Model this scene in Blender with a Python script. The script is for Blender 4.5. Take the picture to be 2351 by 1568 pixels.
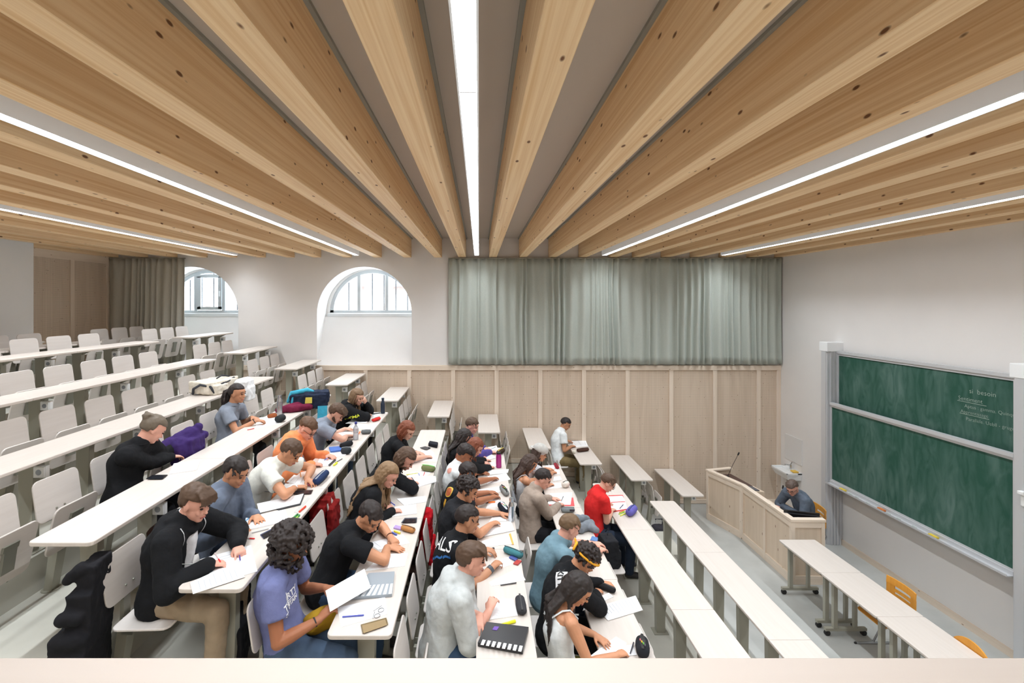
import bpy, bmesh, math, random
from mathutils import Vector, Matrix, noise
from mathutils.bvhtree import BVHTree
random.seed(7)
PI = math.pi
S = bpy.context.scene
for o in list(bpy.data.objects):
    bpy.data.objects.remove(o)
COL = S.collection

# ---------------------------------------------------------------- camera, sky, exposure
FPX, VX, VY, CH = 1110.0, 1100.0, 696.0, 4.2      # focal length in pixels, vanishing point, camera height above the lowest floor
cam_d = bpy.data.cameras.new('camera')
cam = bpy.data.objects.new('camera', cam_d)
COL.objects.link(cam)
cam.location = (0, 0, CH)
cam.rotation_euler = (PI/2, 0, 0)
cam_d.sensor_width = 36.0
cam_d.lens = FPX*36.0/2351.0
cam_d.shift_x = (1175.5-VX)/2351.0
cam_d.shift_y = -(784.0-VY)/2351.0
cam_d.clip_start = 0.05
S.camera = cam
S.view_settings.view_transform = 'Standard'
S.view_settings.look = 'None'
S.view_settings.gamma = 1.0
S.view_settings.use_curve_mapping = False
S.view_settings.exposure = 0.78
w = bpy.data.worlds.new('world')
S.world = w
w.use_nodes = True
bg = w.node_tree.nodes['Background']
bg.inputs[0].default_value = (0.88, 0.95, 1.0, 1)
bg.inputs[1].default_value = 11.0
S.cycles.max_bounces = 8
S.cycles.diffuse_bounces = 5
S.cycles.caustics_reflective = False
S.cycles.caustics_refractive = False
S.cycles.use_denoising = True
LIGHT_POWER = 63.0       # watts of each of the five ceiling strips
STRIP_X = (-4.885, -2.455, -0.05, 2.51, 4.895)
for i, x in enumerate(STRIP_X):
    ld = bpy.data.lights.new('strip_light', 'AREA')
    ld.shape = 'RECTANGLE'; ld.size = 0.07; ld.size_y = 10.3
    ld.energy = LIGHT_POWER; ld.color = (0.87, 0.945, 1.0); ld.spread = math.radians(125)
    lo = bpy.data.objects.new('strip_light', ld)
    COL.objects.link(lo)
    lo.location = (x, 4.55, 5.150)

# ---------------------------------------------------------------- helpers
def tag(o, label=None, cat=None, group=None, kind=None):
    if label: o['label'] = label
    if cat: o['category'] = cat
    if group: o['group'] = group
    if kind: o['kind'] = kind
    return o
def thing(name, loc, label, cat, group=None, rz=0):
    o = bpy.data.objects.new(name, None)
    COL.objects.link(o); o.location = loc; o.rotation_euler = (0, 0, rz)
    o.empty_display_size = 0.1
    return tag(o, label, cat, group)
def onz(x, y, z):
    Y = FPX*(CH-z)/(y-VY)
    return Vector(((x-VX)*Y/FPX, Y, z))
def aty(x, y, Y):
    return Vector(((x-VX)*Y/FPX, Y, CH-(y-VY)*Y/FPX))
def lin(c):
    return tuple((v/255/12.92 if v/255 <= 0.04045 else ((v/255+0.055)/1.055)**2.4) for v in c)
class MB:
    def __init__(s): s.v = []; s.f = []; s.m = Matrix.Identity(4)
    def add(s, vs, fs):
        b = len(s.v); s.v += [s.m @ Vector(v) for v in vs]; s.f += [tuple(b+i for i in f) for f in fs]
        return s
    def box(s, x0, x1, y0, y1, z0, z1):
        vs = [(x, y, z) for x in (x0, x1) for y in (y0, y1) for z in (z0, z1)]
        return s.add(vs, [(0,1,3,2), (4,6,7,5), (0,4,5,1), (2,3,7,6), (0,2,6,4), (1,5,7,3)])
    def hexa(s, b, t):               # bottom quad, top quad
        return s.add(list(b)+list(t), [(3,2,1,0), (4,5,6,7), (0,1,5,4), (1,2,6,5), (2,3,7,6), (3,0,4,7)])
    def prism(s, poly, z0, z1, ax='z'):
        n = len(poly)
        def P(a, b, c):
            return (a, b, c) if ax == 'z' else ((c, a, b) if ax == 'x' else (a, c, b))
        vs = [P(a, b, z0) for a, b in poly]+[P(a, b, z1) for a, b in poly]
        fs = [tuple(range(n-1, -1, -1)), tuple(range(n, 2*n))]
        fs += [(i, (i+1) % n, n+(i+1) % n, n+i) for i in range(n)]
        return s.add(vs, fs)
    def tube(s, pts, r, n=8, flat=1.0, up=(0, 0, 1), cap=True):
        pts = [Vector(p) for p in pts]; N = len(pts)
        rs = r if isinstance(r, (list, tuple)) else [r]*N
        b = len(s.v); vs = []; upv = Vector(up)
        for i, p in enumerate(pts):
            d = (pts[min(i+1, N-1)]-pts[max(i-1, 0)])
            d = d.normalized() if d.length > 1e-9 else Vector((0, 0, 1))
            u = upv - d*upv.dot(d)
            if u.length < 0.15:
                u = Vector((1, 0, 0)) - d*d.x
                if u.length < 0.15: u = Vector((0, 1, 0)) - d*d.y
            u.normalize(); v = d.cross(u)
            ra, rb = rs[i] if isinstance(rs[i], (list, tuple)) else (rs[i], rs[i]*flat)
            for k in range(n):
                a = 2*PI*k/n
                vs.append(p + v*(math.cos(a)*ra) + u*(math.sin(a)*rb))
        fs = []
        for i in range(N-1):
            for k in range(n):
                fs.append((i*n+k, i*n+(k+1) % n, (i+1)*n+(k+1) % n, (i+1)*n+k))
        if cap:
            fs.append(tuple(range(n-1, -1, -1))); fs.append(tuple((N-1)*n+k for k in range(n)))
        return s.add(vs, fs)
    def capsule(s, pts, rs, n=12, flat=1.0, up=(0, 0, 1)):   # tube with round ends
        pts = [Vector(p) for p in pts]
        rs = list(rs) if isinstance(rs, (list, tuple)) else [rs]*len(pts)
        P, R = [], []
        d0 = (pts[1]-pts[0]).normalized(); d1 = (pts[-1]-pts[-2]).normalized()
        def sc(r, k): return (r[0]*k, r[1]*k) if isinstance(r, (list, tuple)) else r*k
        def rr(r): return min(r) if isinstance(r, (list, tuple)) else r*min(1, flat)
        for a in (0.97, 0.75, 0.4):
            P.append(pts[0]-d0*rr(rs[0])*a); R.append(sc(rs[0], math.sqrt(1-a*a)))
        P += pts; R += rs
        for a in (0.4, 0.75, 0.97):
            P.append(pts[-1]+d1*rr(rs[-1])*a); R.append(sc(rs[-1], math.sqrt(1-a*a)))
        return s.tube(P, R, n, flat, up)
    def ell(s, c, r, n=16, m=10, rot=None, fn=None):
        c = Vector(c); vs = []
        rot = rot or Matrix.Identity(3)
        for i in range(m+1):
            t = PI*i/m
            for k in range(n):
                a = 2*PI*k/n
                d = Vector((math.sin(t)*math.cos(a), math.sin(t)*math.sin(a), math.cos(t)))
                p = Vector((d.x*r[0], d.y*r[1], d.z*r[2]))
                if fn: p = fn(p, d)
                vs.append(c + rot @ p)
        fs = [(i*n+k, (i+1)*n+k, (i+1)*n+(k+1) % n, i*n+(k+1) % n) for i in range(m) for k in range(n)]
        return s.add(vs, fs)
    def lathe(s, prof, c=(0, 0, 0), n=20, M=None):
        c = Vector(c); vs = []
        for r, z in prof:
            for k in range(n):
                a = 2*PI*k/n; p = Vector((r*math.cos(a), r*math.sin(a), z))
                vs.append(c + (M @ p if M else p))
        m = len(prof)
        fs = [(i*n+k, i*n+(k+1) % n, (i+1)*n+(k+1) % n, (i+1)*n+k) for i in range(m-1) for k in range(n)]
        fs += [tuple(range(n-1, -1, -1)), tuple((m-1)*n+k for k in range(n))]
        return s.add(vs, fs)
    def mesh(s, name, smooth=False, weld=False):
        me = bpy.data.meshes.new(name)
        me.from_pydata([tuple(v) for v in s.v], [], s.f)
        if weld:
            bm = bmesh.new(); bm.from_mesh(me)
            bmesh.ops.remove_doubles(bm, verts=bm.verts, dist=1e-5)
            bmesh.ops.recalc_face_normals(bm, faces=bm.faces)
            bm.to_mesh(me); bm.free()
        me.update()
        if smooth:
            me.polygons.foreach_set('use_smooth', [True]*len(me.polygons))
        return me
    def build(s, name, mat, parent=None, smooth=False, bevel=0, weld=False, seg=2):
        o = bpy.data.objects.new(name, s.mesh(name, smooth, weld))
        COL.objects.link(o)
        if mat: o.data.materials.append(mat)
        if parent: o.parent = parent
        if bevel:
            b = o.modifiers.new('bevel', 'BEVEL'); b.width = bevel; b.segments = seg; b.limit_method = 'ANGLE'
        return o
def rrect(x0, x1, y0, y1, r, n=4, corners=(1, 1, 1, 1)):
    P = []
    for (cx, cy, a0, on) in ((x1-r, y1-r, 0, corners[0]), (x0+r, y1-r, 1, corners[1]), (x0+r, y0+r, 2, corners[2]), (x1-r, y0+r, 3, corners[3])):
        if on:
            for k in range(n+1):
                a = PI/2*(a0+k/n); P.append((cx+r*math.cos(a), cy+r*math.sin(a)))
        else:
            P.append((cx+(r if a0 in (0, 3) else -r), cy+(r if a0 in (0, 1) else -r)))
    return P
def copy_tree(root):
    r = root.copy(); COL.objects.link(r)
    for ch in root.children:
        c = ch.copy(); COL.objects.link(c); c.parent = r
        for g in ch.children:
            d = g.copy(); COL.objects.link(d); d.parent = c
    return r
def struct(name, mb, m, parent=None, **k):
    o = mb.build(name, m, parent, **k)
    if not parent: o['kind'] = 'structure'
    return o

# ---------------------------------------------------------------- materials
MATS = {}
def mat(name, rgb, rough=0.6, metal=0.0, var=0.0, vscale=8.0, bump=0.0, bscale=60.0, emit=0, stretch=(1, 1, 1), alpha=1, trans=0, spec=0.5, coat=0, sheen=0):
    if name in MATS: return MATS[name]
    m = bpy.data.materials.new(name); m.use_nodes = True
    nt = m.node_tree; N = nt.nodes; L = nt.links; b = N['Principled BSDF']
    c = lin(rgb)
    b.inputs['Base Color'].default_value = (*c, 1); b.inputs['Roughness'].default_value = rough
    b.inputs['Metallic'].default_value = metal; b.inputs['Specular IOR Level'].default_value = spec
    if trans: b.inputs['Transmission Weight'].default_value = trans
    if sheen: b.inputs['Sheen Weight'].default_value = sheen
    if emit:
        b.inputs['Emission Color'].default_value = (*c, 1); b.inputs['Emission Strength'].default_value = emit
    if var or bump:
        tc = N.new('ShaderNodeTexCoord'); mp = N.new('ShaderNodeMapping'); mp.inputs['Scale'].default_value = stretch
        L.new(tc.outputs['Object'], mp.inputs[0])
    if var:
        n = N.new('ShaderNodeTexNoise'); n.inputs['Scale'].default_value = vscale; n.inputs['Detail'].default_value = 4
        L.new(mp.outputs[0], n.inputs['Vector'])
        r = N.new('ShaderNodeValToRGB')
        r.color_ramp.elements[0].position = 0.3; r.color_ramp.elements[1].position = 0.7
        r.color_ramp.elements[0].color = (*[v*(1-var) for v in c], 1)
        r.color_ramp.elements[1].color = (*[min(1, v*(1+var*0.6)) for v in c], 1)
        L.new(n.outputs[0], r.inputs[0]); L.new(r.outputs[0], b.inputs['Base Color'])
    if bump:
        n2 = N.new('ShaderNodeTexNoise'); n2.inputs['Scale'].default_value = bscale; n2.inputs['Detail'].default_value = 3
        L.new(mp.outputs[0], n2.inputs['Vector'])
        bp = N.new('ShaderNodeBump'); bp.inputs['Strength'].default_value = bump; bp.inputs['Distance'].default_value = 0.01
        L.new(n2.outputs[0], bp.inputs['Height']); L.new(bp.outputs[0], b.inputs['Normal'])
    MATS[name] = m
    return m
def wood(name, base, dark, knot, axis, gs=22.0, along=0.9, knots=1.0, ks=3.0, contrast=0.5, rough=0.6, pitch=0, kal=0.4):
    """spruce: grain along one axis, knots; pitch > 0 adds the drilled grid of an acoustic panel"""
    if name in MATS: return MATS[name]
    m = bpy.data.materials.new(name); m.use_nodes = True
    nt = m.node_tree; N = nt.nodes; L = nt.links; b = N['Principled BSDF']
    b.inputs['Roughness'].default_value = rough; b.inputs['Specular IOR Level'].default_value = 0.3
    geo = N.new('ShaderNodeNewGeometry'); oi = N.new('ShaderNodeObjectInfo')
    vm = N.new('ShaderNodeVectorMath'); vm.operation = 'SCALE'; vm.inputs[0].default_value = (13.1, 17.3, 9.7)
    L.new(oi.outputs['Random'], vm.inputs['Scale'])
    ad = N.new('ShaderNodeVectorMath'); ad.operation = 'ADD'
    L.new(geo.outputs['Position'], ad.inputs[0]); L.new(vm.outputs[0], ad.inputs[1])
    def mapped(sc):
        mp = N.new('ShaderNodeMapping'); mp.inputs['Scale'].default_value = sc
        L.new(ad.outputs[0], mp.inputs[0]); return mp
    i = 'xyz'.index(axis)
    sc = [gs]*3; sc[i] = along
    n = N.new('ShaderNodeTexNoise'); n.inputs['Scale'].default_value = 1.0; n.inputs['Detail'].default_value = 5
    n.inputs['Distortion'].default_value = 0.6
    L.new(mapped(sc).outputs[0], n.inputs['Vector'])
    r = N.new('ShaderNodeValToRGB'); e = r.color_ramp.elements
    e[0].position = 0.5-0.5*0.35; e[1].position = 0.62
    d2 = [a+(c-a)*(1-contrast) for a, c in zip(lin(dark), lin(base))]
    e[0].color = (*d2, 1); e[1].color = (*lin(base), 1)
    L.new(n.outputs[0], r.inputs[0])
    col = r.outputs[0]
    if knots:
        kc = [ks]*3; kc[i] = ks*kal
        v = N.new('ShaderNodeTexVoronoi'); v.inputs['Scale'].default_value = 1.0; v.inputs['Randomness'].default_value = 1.0
        L.new(mapped(kc).outputs[0], v.inputs['Vector'])
        r2 = N.new('ShaderNodeValToRGB'); k = r2.color_ramp.elements
        k[0].position = 0.06*knots; k[0].color = (1, 1, 1, 1); k[1].position = 0.10*knots; k[1].color = (0, 0, 0, 1)
        L.new(v.outputs['Distance'], r2.inputs[0])
        mx = N.new('ShaderNodeMix'); mx.data_type = 'RGBA'
        L.new(r2.outputs[0], mx.inputs['Factor']); L.new(col, mx.inputs['A']); mx.inputs['B'].default_value = (*lin(knot), 1)
        col = mx.outputs['Result']
    if pitch:
        sx = N.new('ShaderNodeSeparateXYZ'); L.new(geo.outputs['Position'], sx.inputs[0])
        outs = []
        for c in ('X' if pitch > 0 else 'Y', 'Z'):
            d = N.new('ShaderNodeMath'); d.operation = 'DIVIDE'; L.new(sx.outputs[c], d.inputs[0]); d.inputs[1].default_value = abs(pitch)
            f = N.new('ShaderNodeMath'); f.operation = 'FRACT'; L.new(d.outputs[0], f.inputs[0])
            g = N.new('ShaderNodeMath'); g.operation = 'LESS_THAN'; L.new(f.outputs[0], g.inputs[0]); g.inputs[1].default_value = 0.30
            outs.append(g)
        a = N.new('ShaderNodeMath'); a.operation = 'ADD'; L.new(outs[0].outputs[0], a.inputs[0]); L.new(outs[1].outputs[0], a.inputs[1])
        s2 = N.new('ShaderNodeMath'); s2.operation = 'MULTIPLY'; L.new(a.outputs[0], s2.inputs[0]); s2.inputs[1].default_value = 0.24
        mx2 = N.new('ShaderNodeMix'); mx2.data_type = 'RGBA'
        L.new(s2.outputs[0], mx2.inputs['Factor']); L.new(col, mx2.inputs['A']); mx2.inputs['B'].default_value = (*lin((92, 74, 58)), 1)
        col = mx2.outputs['Result']
    L.new(col, b.inputs['Base Color'])
    MATS[name] = m
    return m
M_wall = mat('white_plaster', (232, 230, 229), 0.85, var=0.02, vscale=2)
M_ceil = mat('ceiling_board', (196, 188, 180), 0.85)
M_beam = wood('beam_spruce', (248, 218, 176), (230, 190, 140), (120, 80, 52), 'y', gs=42, along=0.45, ks=10.0, knots=1.3, contrast=1.0)
M_trimw = wood('whitewashed_batten', (232, 217, 201), (216, 198, 178), (150, 122, 98), 'z', gs=24, ks=12, knots=0.9)
M_trimx = wood('whitewashed_rail', (232, 217, 201), (216, 198, 178), (150, 122, 98), 'x', gs=24, ks=12, knots=0.9)
M_trimy = wood('whitewashed_rail_side', (232, 217, 201), (216, 198, 178), (150, 122, 98), 'y', gs=24, ks=12, knots=0.9)
M_perfx = wood('perforated_panel', (226, 208, 189), (206, 186, 165), (146, 120, 98), 'z', gs=9, ks=13, knots=0.95, pitch=0.0175, kal=0.7)
M_perfy = wood('perforated_panel_side', (226, 208, 189), (206, 186, 165), (146, 120, 98), 'z', gs=9, ks=13, knots=0.95, pitch=-0.0175, kal=0.7)
M_conc = mat('concrete_floor', (176, 177, 174), 0.55, var=0.12, vscale=2.2, bump=0.06, bscale=20)
M_step = mat('concrete_steps', (190, 188, 178), 0.6, var=0.10, vscale=2.5, bump=0.05, bscale=20)
M_desk = wood('desk_laminate', (211, 202, 195), (203, 193, 185), (236, 228, 219), 'y', gs=30, along=1.5, knots=0, contrast=0.5, rough=0.35)
M_seat = wood('seat_plywood', (214, 207, 202), (205, 197, 191), (226, 220, 213), 'y', gs=30, along=1.5, knots=0, contrast=0.5, rough=0.4)
M_steel = mat('grey_green_steel', (158, 156, 143), 0.45, 0.0, spec=0.5)
M_socket = mat('white_socket', (236, 238, 240), 0.4)
M_dark = mat('black_rubber', (30, 30, 32), 0.6)
M_alu = mat('aluminium', (206, 208, 212), 0.4, 0.25)
M_lecpan = wood('lectern_panel', (222, 204, 184), (204, 184, 162), (150, 120, 96), 'z', gs=14, ks=9, knots=1.0)
M_plank = wood('ledge_plank', (187, 175, 166), (179, 166, 156), (156, 132, 116), 'x', gs=16, along=0.6, ks=6, knots=1.2)
M_orange = wood('orange_plywood', (226, 160, 66), (208, 140, 50), (190, 120, 40), 'z', gs=30, knots=0, rough=0.4)

# ---------------------------------------------------------------- room shell
WY, WX, LX, LX2, LY2 = 10.15, 6.31, -7.74, -7.28, 7.9     # far wall, right wall, left walls
CZ, BZ = 5.56, 5.158                                      # ceiling board, underside of beams
PITCH, RISE = 0.915, 0.2842
XK = lambda k: 4.04-PITCH*k                               # front edge of the desk in row k
FZ = lambda k: RISE*min(k, 10)                            # floor of row k
TZ = lambda k: FZ(k)+0.75
RX = lambda k: XK(k)-0.10                                 # riser in front of row k
# stepped floor
poly = [(WX+0.1, -0.3), (WX+0.1, 0)]
for k in range(1, 11):
    poly += [(RX(k), FZ(k-1)), (RX(k), FZ(k))]
poly += [(LX-0.1, FZ(10)), (LX-0.1, -0.3)]
mb = MB(); mb.prism(poly, 0.5, WY+0.02, 'y')
fl = struct('floor', mb, M_step)
mb = MB(); mb.box(RX(1)+0.002, WX, 0.5, WY, 0.0, 0.004)
struct('floor_front', mb, M_conc)
mb = MB(); mb.box(LX2, WX, -1.6, 0.5, 2.5, 2.83)
struct('floor_gallery', mb, M_step)
# aisle half steps
for (y0, y1, nm) in ((7.80, 8.60, 'far'), (0.9, 2.85, 'near')):
    mb = MB()
    for k in range(0, 10):
        mb.box(RX(k+1), RX(k+1)+0.30, y0, y1, FZ(k)-0.02, FZ(k)+RISE/2)
    struct('floor_steps_'+nm, mb, M_step)
# ceiling
mb = MB(); mb.box(LX-0.2, WX+0.2, -1.8, WY+0.1, CZ, CZ+0.2)
struct('ceiling', mb, M_ceil)
# far wall with two arched niches
def arch_wall(x0, x1, z0, z1, y0, y1, niches, m, name):
    mb = MB()
    xs = x0
    for (c, r, cz, zb) in niches:
        mb.box(xs, c-r, y0, y1, z0, z1)
        mb.box(c-r, c+r, y0, y1, z0, zb)
        n = 32
        pts = [(c-r*math.cos(PI*i/n), cz+r*math.sin(PI*i/n)) for i in range(n+1)]
        for i in range(n):
            (xa, za), (xb, zb2) = pts[i], pts[i+1]
            mb.hexa([(xa, y0, za), (xb, y0, zb2), (xb, y1, zb2), (xa, y1, za)], [(xa, y0, z1), (xb, y0, z1), (xb, y1, z1), (xa, y1, z1)])
        xs = c+r
    mb.box(xs, x1, y0, y1, z0, z1)
    return struct(name, mb, m)
NICHE = [(-6.05, 0.995, 3.97, 2.9), (-2.41, 0.995, 3.97, 2.9)]
arch_wall(LX-0.3, WX+0.3, -0.3, CZ+0.2, WY, WY+0.62, NICHE, M_wall, 'wall_far')
for i, (c, r, cz, zb) in enumerate(NICHE):     # sloping apron of each niche, from the sill down to the wainscot
    mb = MB(); mb.hexa([(c-r, WY+0.004, zb-0.01), (c+r, WY+0.004, zb-0.01), (c+r, WY+0.615, zb-0.01), (c-r, WY+0.615, zb-0.01)],
                       [(c-r, WY+0.56, 3.90), (c+r, WY+0.56, 3.90), (c+r, WY+0.615, 3.90), (c-r, WY+0.615, 3.90)])
    struct('wall_niche_%d' % (i+1), mb, M_wall)
# window plane wall behind the niches
arch_wall(LX-0.3, WX+0.3, 2.5, CZ+0.2, WY+0.62, WY+0.80, [(-6.01, 0.955, 3.99, 3.985), (-2.37, 0.955, 3.99, 3.985)], M_wall, 'wall_far_outer')
mb = MB(); mb.box(WX, WX+0.25, -1.8, WY+0.1, -0.3, CZ+0.2)
struct('wall_right', mb, M_wall)
mb = MB(); mb.box(LX2-0.6, LX2, -1.8, LY2, -0.3, CZ+0.1)
struct('wall_left', mb, mat('left_plaster', (226, 226, 226), 0.85))
mb = MB(); mb.box(LX-0.25, LX-0.03, LY2-0.05, WY+0.1, -0.3, CZ+0.1)
struct('wall_left_recess', mb, M_wall)
mb = MB(); mb.box(LX2-0.3, WX+0.2, -1.8, -1.6, -0.3, CZ+0.2)
struct('wall_back', mb, M_wall)

# windows
M_frame = mat('window_frame_grey', (196, 202, 206), 0.5)
M_glass = bpy.data.materials.new('window_glass'); M_glass.use_nodes = True
_n = M_glass.node_tree.nodes; _l = M_glass.node_tree.links; _n.remove(_n['Principled BSDF'])
_t = _n.new('ShaderNodeBsdfTransparent'); _t.inputs[0].default_value = (0.94, 0.96, 0.96, 1)
_g = _n.new('ShaderNodeBsdfGlossy'); _g.inputs['Roughness'].default_value = 0.02
_x = _n.new('ShaderNodeMixShader'); _x.inputs[0].default_value = 0.06
_l.new(_t.outputs[0], _x.inputs[1]); _l.new(_g.outputs[0], _x.inputs[2]); _l.new(_x.outputs[0], _n['Material Output'].inputs[0])
M_bar = mat('iron_bar', (46, 46, 50), 0.6)
M_sill = mat('window_sill_white', (226, 230, 233), 0.5)
for wi, (c, cz) in enumerate(((-6.01, 3.99), (-2.37, 3.99))):
    y0, y1, r = WY+0.64, WY+0.72, 0.955
    mb = MB(); n = 32
    ring = [(c-q*math.cos(PI*i/n), cz+q*math.sin(PI*i/n)) for q in (r, r-0.075) for i in range(n+1)]
    for i in range(n):
        a, b2 = ring[i], ring[i+1]; a2, b3 = ring[n+1+i], ring[n+2+i]
        mb.hexa([(a2[0], y0, a2[1]), (b3[0], y0, b3[1]), (b3[0], y1, b3[1]), (a2[0], y1, a2[1])],
                [(a[0], y0, a[1]), (b2[0], y0, b2[1]), (b2[0], y1, b2[1]), (a[0], y1, a[1])])
    mb.box(c-r, c+r, y0, y1, cz-0.02, cz+0.05)
    wn = struct('window_%d' % (wi+1), mb, M_frame, weld=False)
    for dx in (-0.31, 0.31):
        mb = MB(); mb.box(c+dx-0.035, c+dx+0.035, y0-0.01, y1, cz+0.03, cz+math.sqrt((r-0.05)**2-dx*dx))
        mb.build('mullion', M_frame, wn)
    if wi == 0:
        mb = MB()
        for (xa, xb, za, zb) in ((-0.27, -0.19, 0.08, 0.80), (0.20, 0.27, 0.08, 0.80), (-0.27, 0.27, 0.06, 0.13), (-0.27, 0.27, 0.78, 0.85)):
            mb.box(c+xa, c+xb, y0-0.03, y0-0.002, cz+za, cz+zb)
        mb.build('casement', M_frame, wn)
        mb = MB(); mb.box(c+0.225, c+0.245, y0-0.06, y0-0.03, cz+0.36, cz+0.48); mb.build('window_handle', M_sill, wn)
    mb = MB()
    pp = [(c-(r-0.04)*math.cos(PI*i/24), cz+(r-0.04)*math.sin(PI*i/24)) for i in range(25)]
    mb.prism(pp, y0+0.03, y0+0.036, 'y'); mb.build('pane', M_glass, wn)
    for j in range(6):
        xx = c-0.62+j*0.27; hh = math.sqrt(max(0.01, r*r-(xx-c)**2))
        mb = MB(); mb.tube([(xx, WY+0.95, cz-0.1), (xx, WY+0.95, cz+hh+0.1)], 0.012, 8); mb.build('window_bar', M_bar, wn)
    mb = MB(); mb.box(c-0.99 if wi else c-0.95, c+0.955+0.0, WY+0.55, WY+0.64, cz-0.09, cz-0.02)
    mb.build('window_sill', M_sill, wn, bevel=0.006)
# half-timbered house outside the windows
M_out = mat('pale_render_outside', (196, 198, 202), 0.9); M_tim = mat('timber_outside', (120, 104, 98), 0.9)
hs = thing('timber_framed_house', (-4, 14.5, 0), 'pale half timbered house outside behind the arched windows', 'building')
mb = MB(); mb.box(-7, 7, 0, 3, 0, 4.75); mb.build('wall', M_out, hs)
mb = MB()
for xx in (-4.2, -2.6, -1.1, 0.4, 1.6, 2.8, 4.2): mb.box(xx, xx+0.16, -0.03, 0.0, 2.6, 4.75)
for (xa, xb) in ((-4.2, -2.6), (0.4, 1.6), (1.6, 2.8), (2.8, 4.2)):
    mb.hexa([(xa, -0.03, 2.7), (xa+0.15, -0.03, 2.7), (xa+0.15, 0, 2.7), (xa, 0, 2.7)], [(xb-0.15, -0.03, 4.7), (xb, -0.03, 4.7), (xb, 0, 4.7), (xb-0.15, 0, 4.7)])
mb.build('timber', M_tim, hs)
mb = MB(); mb.prism([(-7.2, 4.7), (7.2, 4.7), (6.5, 6.0), (-6.5, 6.0)], -0.3, 3, 'y'); mb.build('roof', mat('roof_outside', (120, 128, 140), 0.9), hs)

# wainscot on the far wall: perforated panels between battens
BATT = [(840.5+99.85*i-VX)*WY/FPX for i in range(-5, 10)]
edges = [LX]+BATT+[WX]
ws = edges
for i in range(len(ws)-1):
    xa, xb = ws[i], ws[i+1]
    if xb-xa < 0.1: continue
    mb = MB(); mb.box(xa, xb, WY-0.02, WY-0.001, max(0, 0), 2.88)
    struct('trim_panel_%d' % (i+1), mb, M_perfx)
for i, x in enumerate(BATT+[WX-0.045]):
    mb = MB(); mb.box(x-0.043, x+0.043, WY-0.045, WY-0.02, 0.0, 2.84)
    struct('trim_batten_%d' % (i+1), mb, M_trimw)
mb = MB(); mb.box(LX, WX, WY-0.052, WY-0.0, 2.80, 2.90)
struct('trim_rail', mb, M_trimx, bevel=0.003)
for k in range(0, 11):
    xa = RX(k+1) if k < 10 else LX
    xb = RX(k) if k else WX
    mb = MB(); mb.box(xa, xb, WY-0.050, WY-0.046+0.02, FZ(k)+0.012, FZ(k)+0.10)
    struct('baseboard_far_%d' % (k+1), mb, M_trimx)
mb = MB(); mb.box(WX-0.02, WX, 0.6, WY-0.06, 0.0, 0.10)
struct('baseboard_right', mb, M_trimy)
# perforated panels on the left recess, battens
for i, (ya, yb) in enumerate(((7.9, 8.2), (8.2, 9.18), (9.18, 10.13))):
    mb = MB(); mb.box(LX-0.02, LX, ya, yb, 2.83, BZ+0.02)
    struct('trim_side_panel_%d' % (i+1), mb, M_perfy)
for i, y in enumerate((8.22, 9.18, 10.08)):
    mb = MB(); mb.box(LX, LX+0.022, y-0.045, y+0.045, 2.83, BZ-0.02)
    struct('trim_side_batten_%d' % (i+1), mb, M_trimw)
mb = MB(); mb.box(LX, LX+0.028, 7.9, 10.1, BZ-0.14, BZ-0.0)
struct('trim_side_rail', mb, M_trimy)

# beams: glulam joists, each a thing
bpx = [264, 332, 399.5, 468.5, 536.5, 602, 668, 729, 799.4, 868, 936, 1006, 1061.3, 1131.6, 1200, 1267.7, 1336.5, 1405.5, 1459, 1525, 1591.5, 1658, 1721.5, 1785.5]
ORD = ['first', 'second', 'third', 'fourth', 'fifth', 'sixth', 'seventh', 'eighth', 'ninth', 'tenth', 'eleventh', 'twelfth', 'thirteenth', 'fourteenth', 'fifteenth', 'sixteenth', 'seventeenth', 'eighteenth', 'nineteenth', 'twentieth', 'twenty-first', 'twenty-second', 'twenty-third', 'twenty-fourth']
for i, px in enumerate(bpx):
    x = (px-VX)*WY/FPX
    mb = MB(); mb.box(-0.08, 0.08, -1.59, WY-0.005, 0, CZ-BZ)
    o = mb.build('ceiling_beam', M_beam, bevel=0.004, seg=1)
    o.location = (x, 0, BZ)
    extra = {12: ', just left of the central strip light', 13: ', just right of the central strip light'}.get(i, '')
    tag(o, 'exposed spruce ceiling beam with knots, %s from the left wall%s' % (ORD[i], extra), 'ceiling beam', 'spruce ceiling beams')
M_prof = mat('ceiling_profile_grey', (150, 152, 146), 0.5)
for i, px in enumerate(bpx):
    x = (px-VX)*WY/FPX
    for j, sx in enumerate((-1, 1)):
        mb = MB(); mb.box(x+sx*0.080, x+sx*0.105, -1.58, WY-0.01, CZ-0.022, CZ-0.001)
        struct('trim_ceiling_%d' % (2*i+j+1), mb, M_prof)
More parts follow.
